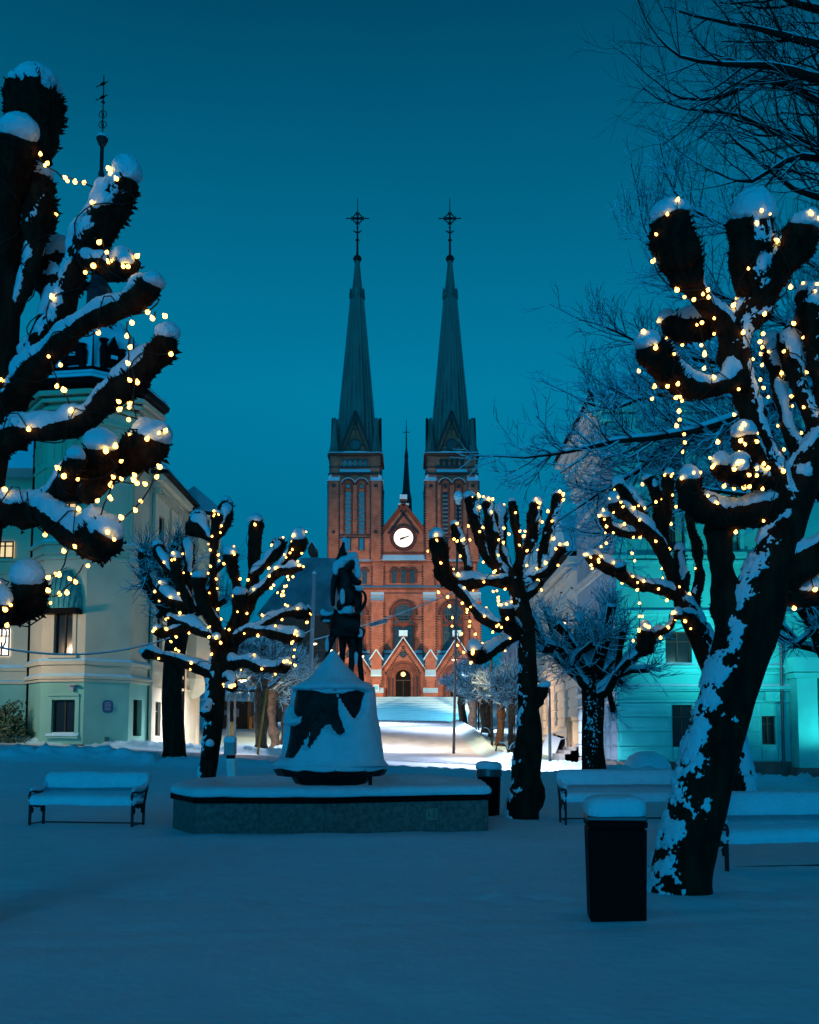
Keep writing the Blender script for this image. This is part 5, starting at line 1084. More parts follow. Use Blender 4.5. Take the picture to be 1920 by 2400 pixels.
L5([(1590, 1400, 14), (1560, 1385, 13), (1500, 1370, 13), (1440, 1340, 12), (1395, 1312, 14), (1380, 1305, 14)], -.7, 1.4, 50, 1.2)
L5([(1475, 1362, 8), (1458, 1345, 12), (1452, 1332, 13)], -.5, 1.3, 30, .2, d0=-.4)
L5([(1580, 1440, 11), (1570, 1470, 9), (1540, 1485, 9), (1518, 1500, 16), (1512, 1520, 18), (1512, 1480, 15)], -.7, 1.3, 60, 1.6)
L5([(1630, 1460, 15), (1600, 1400, 14), (1600, 1340, 14), (1590, 1300, 14)], .6, 1.2, 40, .6)
L5([(1640, 1480, 18), (1610, 1450, 14), (1590, 1440, 12)], -.3, 1.2, 30, 1.4, d0=-.2)
L5([(1625, 1440, 14), (1640, 1330, 12), (1620, 1220, 12), (1632, 1120, 14)], .8, .9, 50, .3)
T5.lights('warm string lights on the smaller pollard behind the large trunk', .25, .023, [([(1425, 1250, -.7), (1410, 1290, -.7), (1415, 1305, -.7), (1385, 1330, -.8)], 7), ([(1482, 1285, -.5), (1485, 1320, -.5), (1495, 1380, -.6), (1500, 1430, -.7), (1500, 1500, -.8)], 9), ([(1450, 1180, -.4), (1500, 1190, -.2), (1550, 1185, -.2), (1600, 1190, -.2)], 5)])
# ================================================================== bare twiggy trees
def grow(mb, sn, p, d, ln, r, lvl, rs, up=.12, minr=.004, snowy=1.0, curl=.25, fan=.55):
    n = 4; pts = [Vector(p)]; d = Vector(d).normalized()
    for i in range(n):
        d = (d + Vector(rs.normal(size=3)) * curl * .45 + Vector((0, 0, up * .5))).normalized(); pts.append(pts[-1] + d * ln / n)
    rr = [r * (1 - .55 * i / n) for i in range(n + 1)]
    mb.tube(pts, rr, 5 if r > .03 else 3, False)
    if snowy and r > .006:
        k = min(1, r / .03); q = [x + Vector((0, 0, rr[i] * .9 + .004)) for i, x in enumerate(pts)]
        if abs(d.z) < .88: sn.tube(q, [max(.004, x * .8 + .004) * snowy for x in rr], 4 if r > .02 else 3, False)
    if lvl <= 0: return
    m_ = 3 + int(rs.random() * 2) + (1 if lvl > 1 else 0)
    for i in range(m_):
        t = .25 + .75 * (i + rs.random()) / m_; k = min(n - 1, int(t * n)); b = pts[k].lerp(pts[k + 1], t * n - k)
        dd = (pts[k + 1] - pts[k]).normalized(); side = dd.cross(Vector(rs.normal(size=3))).normalized()
        nd = dd * (1 - fan * .55) + side * fan * (.7 + .6 * rs.random())
        grow(mb, sn, b, nd, ln * (.42 + .3 * rs.random()), max(minr, rr[k] * .55), lvl - 1, rs, up, minr, snowy, curl, fan)
def bare_tree(name, base, limbs, y, label, seed, lvl=3, snowy=1.0, minr=.005):
    rs = np.random.default_rng(seed); t = thing(name, base, label, 'tree'); cr = MB(); sn = MB(); tk = MB()
    B0 = Vector(base); ztop = max(W(p[0][0], p[0][1], y).z for p in limbs) + .3
    ax = lambda z: B0 + Vector((.12 * math.sin(z * .5), .10 * math.sin(z * .37 + 1), z))
    tz = [-.3 + (ztop + .3) * i / 16 for i in range(17)]; Pt, rt = spline([tuple(ax(z)) for z in tz], [.46 * (1 - .78 * i / 16) + (.14 if i == 0 else 0) for i in range(17)], .3)
    wood('trunk', Pt, rt, 16, t, seed, .12, 0)
    for pts in limbs:
        P = [W(u, v, y + dy) for u, v, dy, r in pts]; rad = [r / ppm(y) for *_, r in pts]; P[0] = ax(P[0].z - B0.z - .25)
        Ps, rd = spline([tuple(p) for p in P], rad, .3); Ps = Ps + .05 * np.stack([vnoise(Ps + seed, 1.1), vnoise(Ps + 9, 1.1), vnoise(Ps + 31, 1.1)], 1)
        vs = [Vector(p) for p in Ps]; cr.tube(vs, rd.tolist(), 7)
        if snowy: sn.tube([p + Vector((0, 0, rd[i] * .9 + .006)) for i, p in enumerate(vs)], (rd * .75 * snowy + .006).tolist(), 6)
        for i in range(1, len(vs) - 1):
            f = i / len(vs)
            for q in range(1 + (rs.random() < .5) + (1 if snowy > 1 else 0)):
                d = (vs[i + 1] - vs[i]).normalized(); sd = d.cross(Vector(rs.normal(size=3))).normalized()
                grow(cr, sn, vs[i], d * .75 + sd * .7 + Vector((0, 0, .15)), (1.9 - .9 * f) * (.6 + .6 * rs.random()), max(minr, min(.03, rd[i] * .55)), lvl - 1, rs, .16, minr, snowy)
        grow(cr, sn, vs[-1], vs[-1] - vs[-2], 1.4, rd[-1], lvl - 1, rs, .16, minr, snowy)
    cr.build('crown', M['twig'], t)
    if snowy: sn.build('crown_snow', M['snow'], t)
    return t
bA = W(2120, 1800, 19); 
bare_tree('bare_tree', (bA.x, 19, 0), [
    [(2100, 60, 0, 16), (1960, 30, -.3, 11), (1870, 10, -.5, 8), (1800, -20, -.6, 5)],
    [(2120, 130, 0, 18), (1980, 120, -.5, 13), (1870, 95, -.6, 9), (1760, 60, -.7, 5)],
    [(2120, 260, 0, 22), (1990, 200, -.5, 14), (1900, 180, -.8, 11), (1800, 150, -.9, 8), (1700, 145, -1, 5), (1600, 128, -1, 3), (1545, 85, -1, 2)],
    [(2120, 280, 0, 18), (1940, 250, .5, 10), (1800, 190, .8, 7), (1700, 225, .9, 5), (1600, 232, 1, 3), (1555, 200, 1, 2)],
    [(2120, 420, 0, 20), (1960, 380, .3, 12), (1880, 330, .4, 9), (1800, 300, .5, 7), (1740, 270, .6, 4), (1650, 260, .6, 3)],
    [(2120, 440, 0, 16), (1930, 370, -.6, 9), (1840, 380, -.7, 6), (1760, 430, -.8, 4), (1700, 420, -.8, 2)],
    [(2120, 540, 0, 16), (1960, 470, .4, 9), (1860, 440, .5, 6), (1780, 380, .6, 4)]],
    19, 'tall bare-branched tree with fine dark twigs against the sky beyond the benches', 61, 3, .5, .004)
bB = W(2060, 1800, 26)
bare_tree('bare_tree', (bB.x, 26, 0), [
    [(2060, 880, 0, 22), (1920, 905, -.5, 14), (1750, 975, -.8, 11), (1600, 1015, -1, 8), (1430, 1040, -1, 6), (1330, 1060, -1, 4), (1230, 1072, -1, 2.5)],
    [(2060, 980, 0, 18), (1860, 1020, .6, 9), (1680, 1010, .8, 8), (1560, 1040, 1, 6), (1500, 1100, 1, 5), (1430, 1140, 1, 4), (1350, 1190, 1, 2.5)],
    [(2060, 900, 0, 16), (1850, 880, 1.5, 9), (1680, 850, 2, 7), (1560, 830, 2, 5), (1450, 780, 2, 3), (1390, 760, 2, 2)],
    [(2060, 800, 0, 16), (1850, 760, .8, 8), (1700, 700, 1.5, 6), (1580, 640, 2, 4), (1520, 560, 2, 3), (1500, 490, 2, 2)],
    [(2060, 700, 0, 14), (1880, 600, 1.5, 7), (1720, 540, 2, 5), (1600, 470, 2, 3), (1560, 400, 2, 2)],
    [(2060, 1100, 0, 16), (1900, 1120, 0, 9), (1780, 1160, .3, 6), (1660, 1150, .5, 4)],
    [(2060, 940, 0, 16), (1800, 930, 1, 8), (1640, 920, 1.3, 6), (1520, 930, 1.5, 5), (1430, 960, 1.5, 3.5), (1360, 940, 1.5, 2)],
    [(2060, 1000, 0, 16), (1820, 1080, 1, 8), (1660, 1110, 1.3, 6), (1550, 1160, 1.5, 4), (1450, 1240, 1.5, 3), (1390, 1250, 1.5, 2)]],
    26, 'snow-laden bare tree spreading in front of the mint building', 67, 3, 1.15, .007)
def pompom(t, cr, sn, c, d, n, ln, rs, minr, snowy):
    d = Vector(d).normalized()
    for i in range(n):
        dd = (d * .7 + Vector(rs.normal(size=3)) * .62 + Vector((0, 0, .3 * rs.random()))).normalized(); l = ln * (.25 + 1.0 * rs.random() ** 1.6); q = c + Vector(rs.normal(size=3)) * minr * 4
        pts = [q]; e = dd
        for k in range(3): e = (e + Vector(rs.normal(size=3)) * .24 + Vector((0, 0, .14))).normalized(); pts.append(pts[-1] + e * l / 3)
        cr.tube(pts, [minr * 1.5, minr * 1.2, minr * .9, minr * .5], 3, False)
        if snowy and rs.random() < .75: o = Vector((0, 0, minr * 1.5)); sn.tube([p + o for p in pts], [minr * 1.5 * snowy, minr * 1.3 * snowy, minr * snowy, minr * .5], 3, False)
        for k in (1, 2):
            if rs.random() < .55:
                f = (e + Vector(rs.normal(size=3)) * .8).normalized(); p2 = pts[k] + f * l * .38; cr.tube([pts[k], p2], [minr, minr * .5], 3, False)
                if snowy: o = Vector((0, 0, minr * 1.2)); sn.tube([pts[k] + o, p2 + o], [minr * snowy, minr * .5], 3, False)
def twig_pollard(x, y, tr, th, spread, label, seed, nl=9, nt=30, tl=.8, minr=.006, mt='bark', snowy=1.0, lumpy=0, top=None, leaves=0, group=None, name='pollard_tree', crv=None):
    rs = np.random.default_rng(seed); z = H(x, y); t = thing(name, (x, y, z), label, 'tree', group)
    P = np.array([[x, y, z - .2], [x + .03, y, z + .4], [x + rs.normal() * .08, y, z + th * .5], [x + rs.normal() * .12, y, z + th]]); rad = np.array([tr * 1.3, tr, tr * .9, tr * .95])
    Ps, rd = spline(P, rad, .12)
    if lumpy: rd = rd * (1 + lumpy * np.maximum(0, vnoise(Ps + seed, 2.4)))
    wood('trunk', Ps, rd, 16, t, seed, .12, 0, mt=mt)
    if crv: crust('trunk_snow', Ps, rd, t, crv[:3], .03, seed, .03, crv[3], crv[4])
    cr = MB(); sn = MB(); lv = MB()
    for k in range(nl):
        a = 2 * math.pi * (k + rs.random() * .5) / nl; el = .25 + .9 * rs.random(); st = Vector(Ps[-1 - int(rs.random() * len(Ps) * .18)]); L_ = spread * (.55 + .55 * rs.random())
        pts = [st]; d = Vector((math.cos(a) * math.cos(el), math.sin(a) * math.cos(el), math.sin(el)))
        for i in range(4): d = (d + Vector(rs.normal(size=3)) * .22 + Vector((0, 0, .12))).normalized(); pts.append(pts[-1] + d * L_ / 4)
        rr = [tr * .48, tr * .36, tr * .30, tr * .28, tr * .38]
        cr.tube(pts, rr, 8)
        sn.tube([p + Vector((0, 0, rr[i] * .75)) for i, p in enumerate(pts)], [q * .82 * snowy for q in rr], 7)
        for i, c in ((4, pts[4]), (3, pts[3]), (2, pts[2])): pompom(t, cr, sn, c, d, nt if i == 4 else nt // 2, tl, rs, minr, snowy)
        if rs.random() < .8:
            b = pts[2]; d2 = (d + Vector(rs.normal(size=3)) * .8).normalized(); e = b + d2 * L_ * .5; cr.tube([b, b.lerp(e, .5) + Vector((0, 0, .06)), e], [tr * .28, tr * .22, tr * .3], 6); sn.tube([b + Vector((0, 0, tr * .2)), b.lerp(e, .5) + Vector((0, 0, .06 + tr * .17)), e + Vector((0, 0, tr * .25))], [tr * .2, tr * .19, tr * .26], 6); pompom(t, cr, sn, e, d2, nt, tl, rs, minr, snowy)
        for i in range(leaves):
            q = pts[4] + Vector(rs.normal(size=3)) * tl * .5; s = .05; a_ = Vector(rs.normal(size=3)).normalized() * s; b_ = a_.cross(Vector(rs.normal(size=3))).normalized() * s * .6; lv.add([q - a_, q + b_, q + a_, q - b_], [(0, 1, 2, 3)])
    cr.build('crown', M[mt], t); sn.build('crown_snow', M['snow'], t)
    if leaves: lv.build('withered_leaf', M['leaf_dry'], t)['kind'] = 'stuff'
    return t
# big twiggy pollards by the street
q = W(1388, 1700, 27.5); twig_pollard(q.x, 27.5, .33, 3.0, 2.7, 'thick-trunked unlit pollard with snow-flecked bark and a few withered leaves', 71, 16, 40, .8, .0065, 'bark', 1.35, leaves=7, crv=(-.2, -1, -.2, -.75, 14.0))
q = W(408, 1700, 33); twig_pollard(q.x, 33, .38, 4.6, 2.8, 'dark unlit twiggy pollard beside the corner building', 73, 12, 36, .95, .007, 'bark', 1.0)
q = W(1975, 1700, 24); twig_pollard(q.x, 24, .28, 3.6, 1.9, 'unlit pollard with twig tufts in front of the porch pillars', 79, 10, 30, .7, .006, 'bark', 1.1)
# avenue of pollards on both sides of the side street
av = 'avenue pollards along the side street'
for u, y, r, th, sp, lab, sd in ((1196, 55, .17, 2.9, 1.7, 'slim avenue pollard with bicycle hoops at its foot, nearest the park', 81), (1170, 66, .26, 3.2, 2.0, 'snow-spotted avenue pollard next to the slim one', 82), (1150, 74, .2, 3.0, 1.9, 'thin avenue pollard in the middle of the right-hand row', 83), (1137, 80, .32, 3.2, 2.2, 'dark stout avenue pollard on the right-hand side', 84), (1106, 88, .36, 3.6, 2.6, 'lamplit brown avenue pollard beside the black post', 85), (1085, 98, .40, 3.8, 2.8, 'dark avenue pollard just before the church steps', 86)):
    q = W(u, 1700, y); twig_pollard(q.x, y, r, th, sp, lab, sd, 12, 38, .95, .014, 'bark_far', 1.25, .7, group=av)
for u, y, r, th, sp, lab, sd in ((611, 45, .27, 3.3, 2.0, 'dark avenue pollard with a leaning pole against it', 91), (645, 55, .24, 3.3, 2.1, 'knobbly avenue pollard glowing in lamplight beside the fountain', 92), (668, 64, .26, 3.4, 2.3, 'shaded avenue pollard behind the lamplit knobbly one', 93), (700, 74, .3, 3.5, 2.6, 'far avenue pollard on the left-hand side of the street', 94), (640, 84, .3, 4.2, 2.8, 'pollard standing behind the timber kiosk', 95)):
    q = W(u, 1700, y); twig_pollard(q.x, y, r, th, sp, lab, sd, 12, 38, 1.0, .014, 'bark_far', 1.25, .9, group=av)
# ================================================================== fountain
fc = Vector((-1.45, 18.9, 0))
ft = thing('fountain', (fc.x, fc.y, 0), 'polygonal granite fountain basin with snow-heaped bronze rock in the middle', 'fountain')
ring = [W(405, 1940, 17.36), W(458, 1956, 16.16), W(760, 1957, 16.08), W(1145, 1944, 17.05)]
ring = [(p.x, p.y) for p in ring] + [(1.38, 19.4), (.5, 21.7), (-2.6, 21.9), (-4.35, 19.9)]
def inset(r_, d):
    n = len(r_); c = Vector((sum(p[0] for p in r_) / n, sum(p[1] for p in r_) / n)); return [tuple(Vector(p) + (c - Vector(p)).normalized() * d) for p in r_]
HW = .52
n = len(ring)
splits = [1, 2, 3, 1, 1, 2, 1, 1]
for i in range(n):
    a, b = Vector((*ring[i], 0)), Vector((*ring[(i + 1) % n], 0)); u = b - a; nr = Vector((u.y, -u.x, 0)).normalized(); k = splits[i]
    Fg = Frame(a, u, nr); Ln = u.length
    for j in range(k):
        m_ = MB(); Fg.box(m_, Ln * j / k + .006, Ln * (j + 1) / k - .006, -.25, HW, -.34, 0); m_.build('granite_panel', M['granite'], ft, bevel=.008)
    m_ = MB(); Fg.box(m_, 0, Ln, -.25, HW - .01, -.33, -.012); m_.build('joint_core', M['plinth'], ft)
    m_ = MB(); Fg.box(m_, -.05, Ln + .05, HW + .004, HW + .10, -.40, .04); m_.build('rim', M['black'], ft, bevel=.01)
# snow heaped on the rim, sagging unevenly over the edge
def snow_pad(name, outline, z, h, parent, seed, grid_n=60, over=.05, edge=.16):
    xs_ = [p[0] for p in outline]; ys_ = [p[1] for p in outline]; cx, cy = sum(xs_) / len(xs_), sum(ys_) / len(ys_)
    O = []; N_ = 400; per = [Vector(p) for p in outline]; L_ = [(per[(i + 1) % len(per)] - per[i]).length for i in range(len(per))]; tot = sum(L_)
    for k in range(N_):
        s = tot * k / N_; i = 0
        while s > L_[i]: s -= L_[i]; i += 1
        p = per[i].lerp(per[(i + 1) % len(per)], s / L_[i]); O.append(np.array([p.x, p.y]))
    O = np.array(O)
    for _ in range(3): O = (np.roll(O, 1, 0) + O * 2 + np.roll(O, -1, 0)) / 4
    c = np.array([cx, cy]); V = []; prof = [(1.0 + over * .3, -.02), (1 + over, .25), (1 + over * .9, .55), (1 + over * .3, .85), (.97, .97), (.93, 1.0), (.85, 1.0), (.8, .98), (.77, .8), (.75, .3), (.6, .2), (.3, .2), (.02, .2)] if edge else None
    for q, hz_ in prof:
        pts = c + (O - c) * q; p3 = np.stack([pts[:, 0], pts[:, 1], np.full(N_, hz_)], 1)
        zz = z + h * hz_ + .025 * fbm(p3 + seed, 1.6, 3) * (1 if hz_ > .1 else .6) + (.03 * vnoise(p3 + seed, 2.6) if hz_ < .1 else 0); V.append(np.stack([pts[:, 0], pts[:, 1], zz], 1))
    V = np.vstack(V); m_ = len(prof); i = np.arange(m_ * N_).reshape(m_, N_); j = np.roll(i, -1, 1)
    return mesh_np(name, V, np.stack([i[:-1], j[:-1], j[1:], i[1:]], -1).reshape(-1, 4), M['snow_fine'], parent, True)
snow_pad('rim_snow', ring, HW + .09, .17, ft, 3.0, over=.022)
# plaque on the wall
pa, pb_ = W(1000, 1897, 16.64), W(1030, 1925, 16.64)
a, b = Vector((*ring[2], 0)), Vector((*ring[3], 0)); Fg = Frame(a, b - a, Vector(((b - a).y, -(b - a).x, 0))); uu = (Vector((pa.x, 16.64, 0)) - a).dot((b - a).normalized())
m_ = MB(); Fg.box(m_, uu, uu + .21, .21, .40, 0, .015); plq = m_.build('plaque', M['brass'], ft, bevel=.004)
m_ = MB()
for i in range(7): Fg.box(m_, uu + .11, uu + .18 - .02 * (i % 2), .36 - i * .02, .366 - i * .02, .015, .017)
for z_, w_ in ((.33, .012), (.30, .02), (.27, .03)): Fg.box(m_, uu + .04, uu + .04 + w_, z_, z_ + .02, .015, .017)
for dx, dz in ((.012, .012), (.19, .012), (.012, .17), (.19, .17)): Fg.box(m_, uu + dx, uu + dx + .01, .21 + dz, .22 + dz, .015, .022)
m_.build('plaque_engraving', M['iron'], plq)
# bronze dish and rock
yd = 18.7; kk = ppm(yd); cxp = 777
zp = lambda v: W(cxp, v - 5, yd).z
cx_ = W(cxp, 1700, yd).x
m_ = MB(); m_.lathe([(.25, .1), (.3, zp(1850)), (.66, zp(1841)), (.74, zp(1825)), (1.0, zp(1822)), (1.08, zp(1806)), (1.05, zp(1799)), (.9, zp(1797))], (cx_, yd, 0), 12, R(8)); m_.build('dish', M['bronze'], ft)
m_ = MB(); m_.tube([W(868, 1820, yd - .3), W(868, 1843, yd - .3)], .035, 8); m_.build('spout', M['bronze'], ft)
NA, NZ = 120, 90
zs_ = np.linspace(zp(1798), zp(1616), NZ); tt = np.linspace(0, 2 * np.pi, NA, endpoint=False)
vv = np.linspace(1798, 1616, NZ); hw_ = np.interp(vv, [1616, 1640, 1700, 1770, 1785, 1798], [86, 90, 100, 109, 112, 122]) / kk; off = np.interp(vv, [1616, 1700, 1798], [3, 0, 0]) / kk
def se(t, n_): return np.sign(np.cos(t)) * np.abs(np.cos(t)) ** n_, np.sign(np.sin(t)) * np.abs(np.sin(t)) ** n_
c_, s_ = se(tt, .7)
RX = cx_ + off[:, None] + hw_[:, None] * c_[None]; RY = yd + hw_[:, None] * .92 * s_[None]; RZ = np.repeat(zs_[:, None], NA, 1)
V = np.stack([RX, RY, RZ], -1).reshape(-1, 3); i = np.arange(NZ * NA).reshape(NZ, NA); j = np.roll(i, -1, 1); Fr = np.stack([i[:-1], j[:-1], j[1:], i[1:]], -1).reshape(-1, 4)
Cn = V.copy(); Cn[:, 0] = cx_; Cn[:, 1] = yd; Nn = V - Cn; Nn /= np.linalg.norm(Nn, axis=1, keepdims=True)
mesh_np('rock', V + Nn * (.05 * fbm(V, 2.5, 3) - .05)[:, None], Fr, M['bronze'], ft, True)
D1 = [(365, 690), (880, 680), (940, 740), (990, 1000), (1060, 1190), (1000, 1225), (940, 1190), (880, 1100), (800, 1080), (740, 1200), (612, 1385), (578, 1360), (640, 1080), (600, 1180), (510, 1380), (440, 1500), (275, 1495), (262, 1300), (300, 1110), (400, 1135), (480, 1085), (525, 960), (450, 1005), (400, 960), (365, 800)]
D2 = [(950, 685), (1160, 670), (1290, 705), (1245, 900), (1190, 1010), (1150, 1005), (1060, 880)]
def sdist(px, py, poly):
    P = np.array(poly) / 5.39 + np.array([620, 1500]); inside = np.zeros(len(px), bool); best = np.full(len(px), 1e9)
    for a, b in zip(P, np.roll(P, -1, 0)):
        e = b - a; t = np.clip(((px - a[0]) * e[0] + (py - a[1]) * e[1]) / (e @ e), 0, 1); best = np.minimum(best, np.hypot(px - a[0] - t * e[0], py - a[1] - t * e[1]))
        cond = (a[1] > py) != (b[1] > py); inside ^= cond & (px < (b[0] - a[0]) * (py - a[1]) / (b[1] - a[1] + 1e-9) + a[0])
    return np.where(inside, -best, best)
pxs = cxp + (V[:, 0] - cx_) * kk; pys = np.repeat(vv[:, None], NA, 1).ravel()
sd = np.minimum(sdist(pxs, pys, D1), sdist(pxs, pys, D2)); front = V[:, 1] < yd + .15
sd = np.where(front, sd, 12) - 2.6 + 2.2 * fbm(V, 7, 2)
th = np.clip(sd / 6.0, -1, 1); lift = np.where(th > 0, .02 + .075 * np.sqrt(np.abs(th)), -.10 * np.abs(th) - .04) + .03 * fbm(V, 3.0, 2)
mesh_np('rock_snow', V + Nn * lift[:, None], Fr, M['snow_fine'], ft, True)
prof = [(.985, 1808), (1.08, 1802), (1.06, 1794), (.95, 1789), (.80, 1785)]
m_ = MB(); m_.lathe([(r_, zp(v_)) for r_, v_ in prof], (cx_, yd, 0), 48); so = m_.build('dish_snow', M['snow_fine'], ft, True)
for v in so.data.vertices:
    v.co.z += .05 * mn.noise(Vector(v.co) * 2.2) - .03
cone = [(.60, 1640), (.70, 1634), (.725, 1625), (.715, 1616), (.68, 1609), (.53, 1601), (.45, 1592), (.38, 1582), (.25, 1565), (.13, 1546), (.075, 1537), (.035, 1531), (.001, 1529)]
m_ = MB(); m_.lathe([(r_, zp(v_)) for r_, v_ in cone], (cx_ + .03, yd, 0), 56, 0, 1, .92); so = m_.build('snow_cap', M['snow_fine'], ft, True)
for v in so.data.vertices:
    k_ = mn.noise(Vector(v.co) * 1.6); v.co.x += .04 * k_; v.co.z += .03 * mn.noise(Vector(v.co) * 3 + Vector((5, 5, 5)))
# ---------------- bronze rider on a buck (seen dark against the church)
ys = 19.0; ksx = ppm(ys)
sw = lambda u, v, dy=0: W(u, v, ys + dy)
stt = thing('bronze_statue', sw(815, 1605, 0), 'dark bronze rider hunched on a long-legged buck, dusted with snow', 'statue')
def skin(name, pts, edges, mt, parent, sub=2, root=0):
    me = bpy.data.meshes.new(name); o0 = org(parent); me.from_pydata([tuple(Vector(p) - o0) for p, r in pts], edges, []); o = link_mesh(name, me, parent)
    md = o.modifiers.new('skin', 'SKIN'); md.use_smooth_shade = True
    for i, (p, r) in enumerate(pts): me.skin_vertices[0].data[i].radius = (r, r); me.skin_vertices[0].data[i].use_root = (i == root)
    sb = o.modifiers.new('sub', 'SUBSURF'); sb.levels = sub; sb.render_levels = sub
    dg = bpy.context.evaluated_depsgraph_get(); m2 = bpy.data.meshes.new_from_object(o.evaluated_get(dg)); o.modifiers.clear(); o.data = m2; m2.materials.clear(); m2.materials.append(M[mt]); m2.shade_smooth(); return o
buck = [(sw(812, 1466), .20), (sw(785, 1462), .17), (sw(840, 1466), .18), (sw(770, 1452), .10), (sw(758, 1446), .075), (sw(752, 1456), .05), (sw(784, 1482, -.1), .09), (sw(776, 1506, -.12), .055), (sw(768, 1530, -.14), .04), (sw(762, 1552, -.2), .03), (sw(804, 1492, .12), .085), (sw(803, 1530, .12), .055), (sw(802, 1570, .12), .045), (sw(800, 1620, .1), .04), (sw(826, 1492, -.08), .085), (sw(826, 1530, -.1), .06), (sw(823, 1572, -.1), .05), (sw(820, 1625, -.05), .04), (sw(840, 1496, .1), .085), (sw(842, 1535, .1), .055), (sw(846, 1575, .1), .05), (sw(852, 1625, .05), .045), (sw(850, 1478), .06), (sw(848, 1496), .04)]
buck = [(p, r * (1.3 if r > .12 else 1.12)) for p, r in buck]
skin('buck', buck, [(0, 1), (0, 2), (1, 3), (3, 4), (4, 5), (1, 6), (6, 7), (7, 8), (8, 9), (1, 10), (10, 11), (11, 12), (12, 13), (2, 14), (14, 15), (15, 16), (16, 17), (2, 18), (18, 19), (19, 20), (20, 21), (2, 22), (22, 23)], 'bronze', stt)
rider = [(sw(822, 1420), .17), (sw(812, 1385), .17), (sw(806, 1352), .17), (sw(812, 1335, -.05), .11), (sw(822, 1328, -.1), .075), (sw(828, 1324, -.16), .085), (sw(829, 1312, -.15), .07), (sw(790, 1342, -.05), .095), (sw(782, 1370, -.08), .062), (sw(780, 1398, -.1), .05), (sw(781, 1422, -.12), .035), (sw(826, 1350, -.08), .08), (sw(838, 1368, -.2), .06), (sw(848, 1362, -.25), .045), (sw(818, 1412, -.14), .11), (sw(797, 1414, -.3), .085), (sw(794, 1432, -.25), .055), (sw(836, 1396, -.14), .11), (sw(840, 1412, -.28), .075), (sw(838, 1438, -.22), .055)]
rider = [(p, r * (1.22 if r > .1 else 1.1)) for p, r in rider]
skin('rider', rider, [(0, 1), (1, 2), (2, 3), (3, 4), (4, 5), (5, 6), (2, 7), (7, 8), (8, 9), (9, 10), (2, 11), (11, 12), (12, 13), (0, 14), (14, 15), (15, 16), (0, 17), (17, 18), (18, 19)], 'bronze', stt)
m_ = MB(); pts = [sw(805, 1438, -.25), sw(822, 1442, -.3), sw(838, 1436, -.3), (sw(850, 1424, -.3)), sw(857, 1408, -.28), sw(855, 1392, -.25), sw(847, 1384, -.2)]
Ps, rd = spline([tuple(p) for p in pts], [.02, .03, .035, .035, .03, .025, .02], .03); m_.tube([Vector(p) for p in Ps], rd.tolist(), 7); m_.build('antler', M['bronze'], stt, True)
m_ = MB(); m_.tube([sw(800, 1318, .1), sw(804, 1300, .1), sw(806, 1280, .1), sw(806, 1266, .1)], [.12, .10, .055, .012], 10); m_.build('peaked_hood', M['bronze'], stt, True)
# snow lying on the statue
def blobs(name, lst, parent, vox=.03):
    V = []; Fb = []
    for c, rx, ry, rz in lst:
        b = len(V); na, nb = 14, 9
        for q in range(nb + 1):
            ph = math.pi * q / nb
            for k in range(na): a = 2 * math.pi * k / na; V.append((c[0] + rx * math.sin(ph) * math.cos(a), c[1] + ry * math.sin(ph) * math.sin(a), c[2] - rz * math.cos(ph)))
        for q in range(nb):
            for k in range(na): Fb.append((b + q * na + k, b + q * na + (k + 1) % na, b + (q + 1) * na + (k + 1) % na, b + (q + 1) * na + k))
    Vo, No, Fo = remeshed(V, Fb, vox, 'tmp'); Vo = Vo + No * (.03 * fbm(Vo, 6, 2))[:, None]; [mesh_np(name, v_, f_, M['snow_fine'], parent, True) for v_, f_ in islands(Vo, Fo)]
blobs('statue_snow', [(sw(797, 1324, -.08), .13, .13, .10), (sw(788, 1336, -.12), .07, .08, .12), (sw(812, 1312, -.1), .13, .12, .07), (sw(828, 1303, -.15), .11, .11, .08), (sw(836, 1318, -.12), .07, .1, .16), (sw(840, 1345, -.12), .06, .09, .14), (sw(843, 1380, -.3), .09, .08, .05), (sw(806, 1318, .05), .08, .1, .1), (sw(812, 1278, .06), .035, .06, .18), (sw(805, 1265, .1), .045, .05, .06), (sw(803, 1398, -.38), .05, .05, .16), (sw(768, 1440, -.02), .14, .1, .06), (sw(792, 1437, -.1), .16, .14, .06), (sw(815, 1430, -.22), .14, .08, .10), (sw(757, 1434, -.02), .06, .06, .06), (sw(770, 1455, -.15), .12, .05, .035), (sw(843, 1484, -.1), .07, .07, .1), (sw(767, 1510, -.2), .05, .05, .16), (sw(777, 1478, -.16), .05, .05, .03), (sw(835, 1545, -.15), .05, .04, .15)], stt, .028)
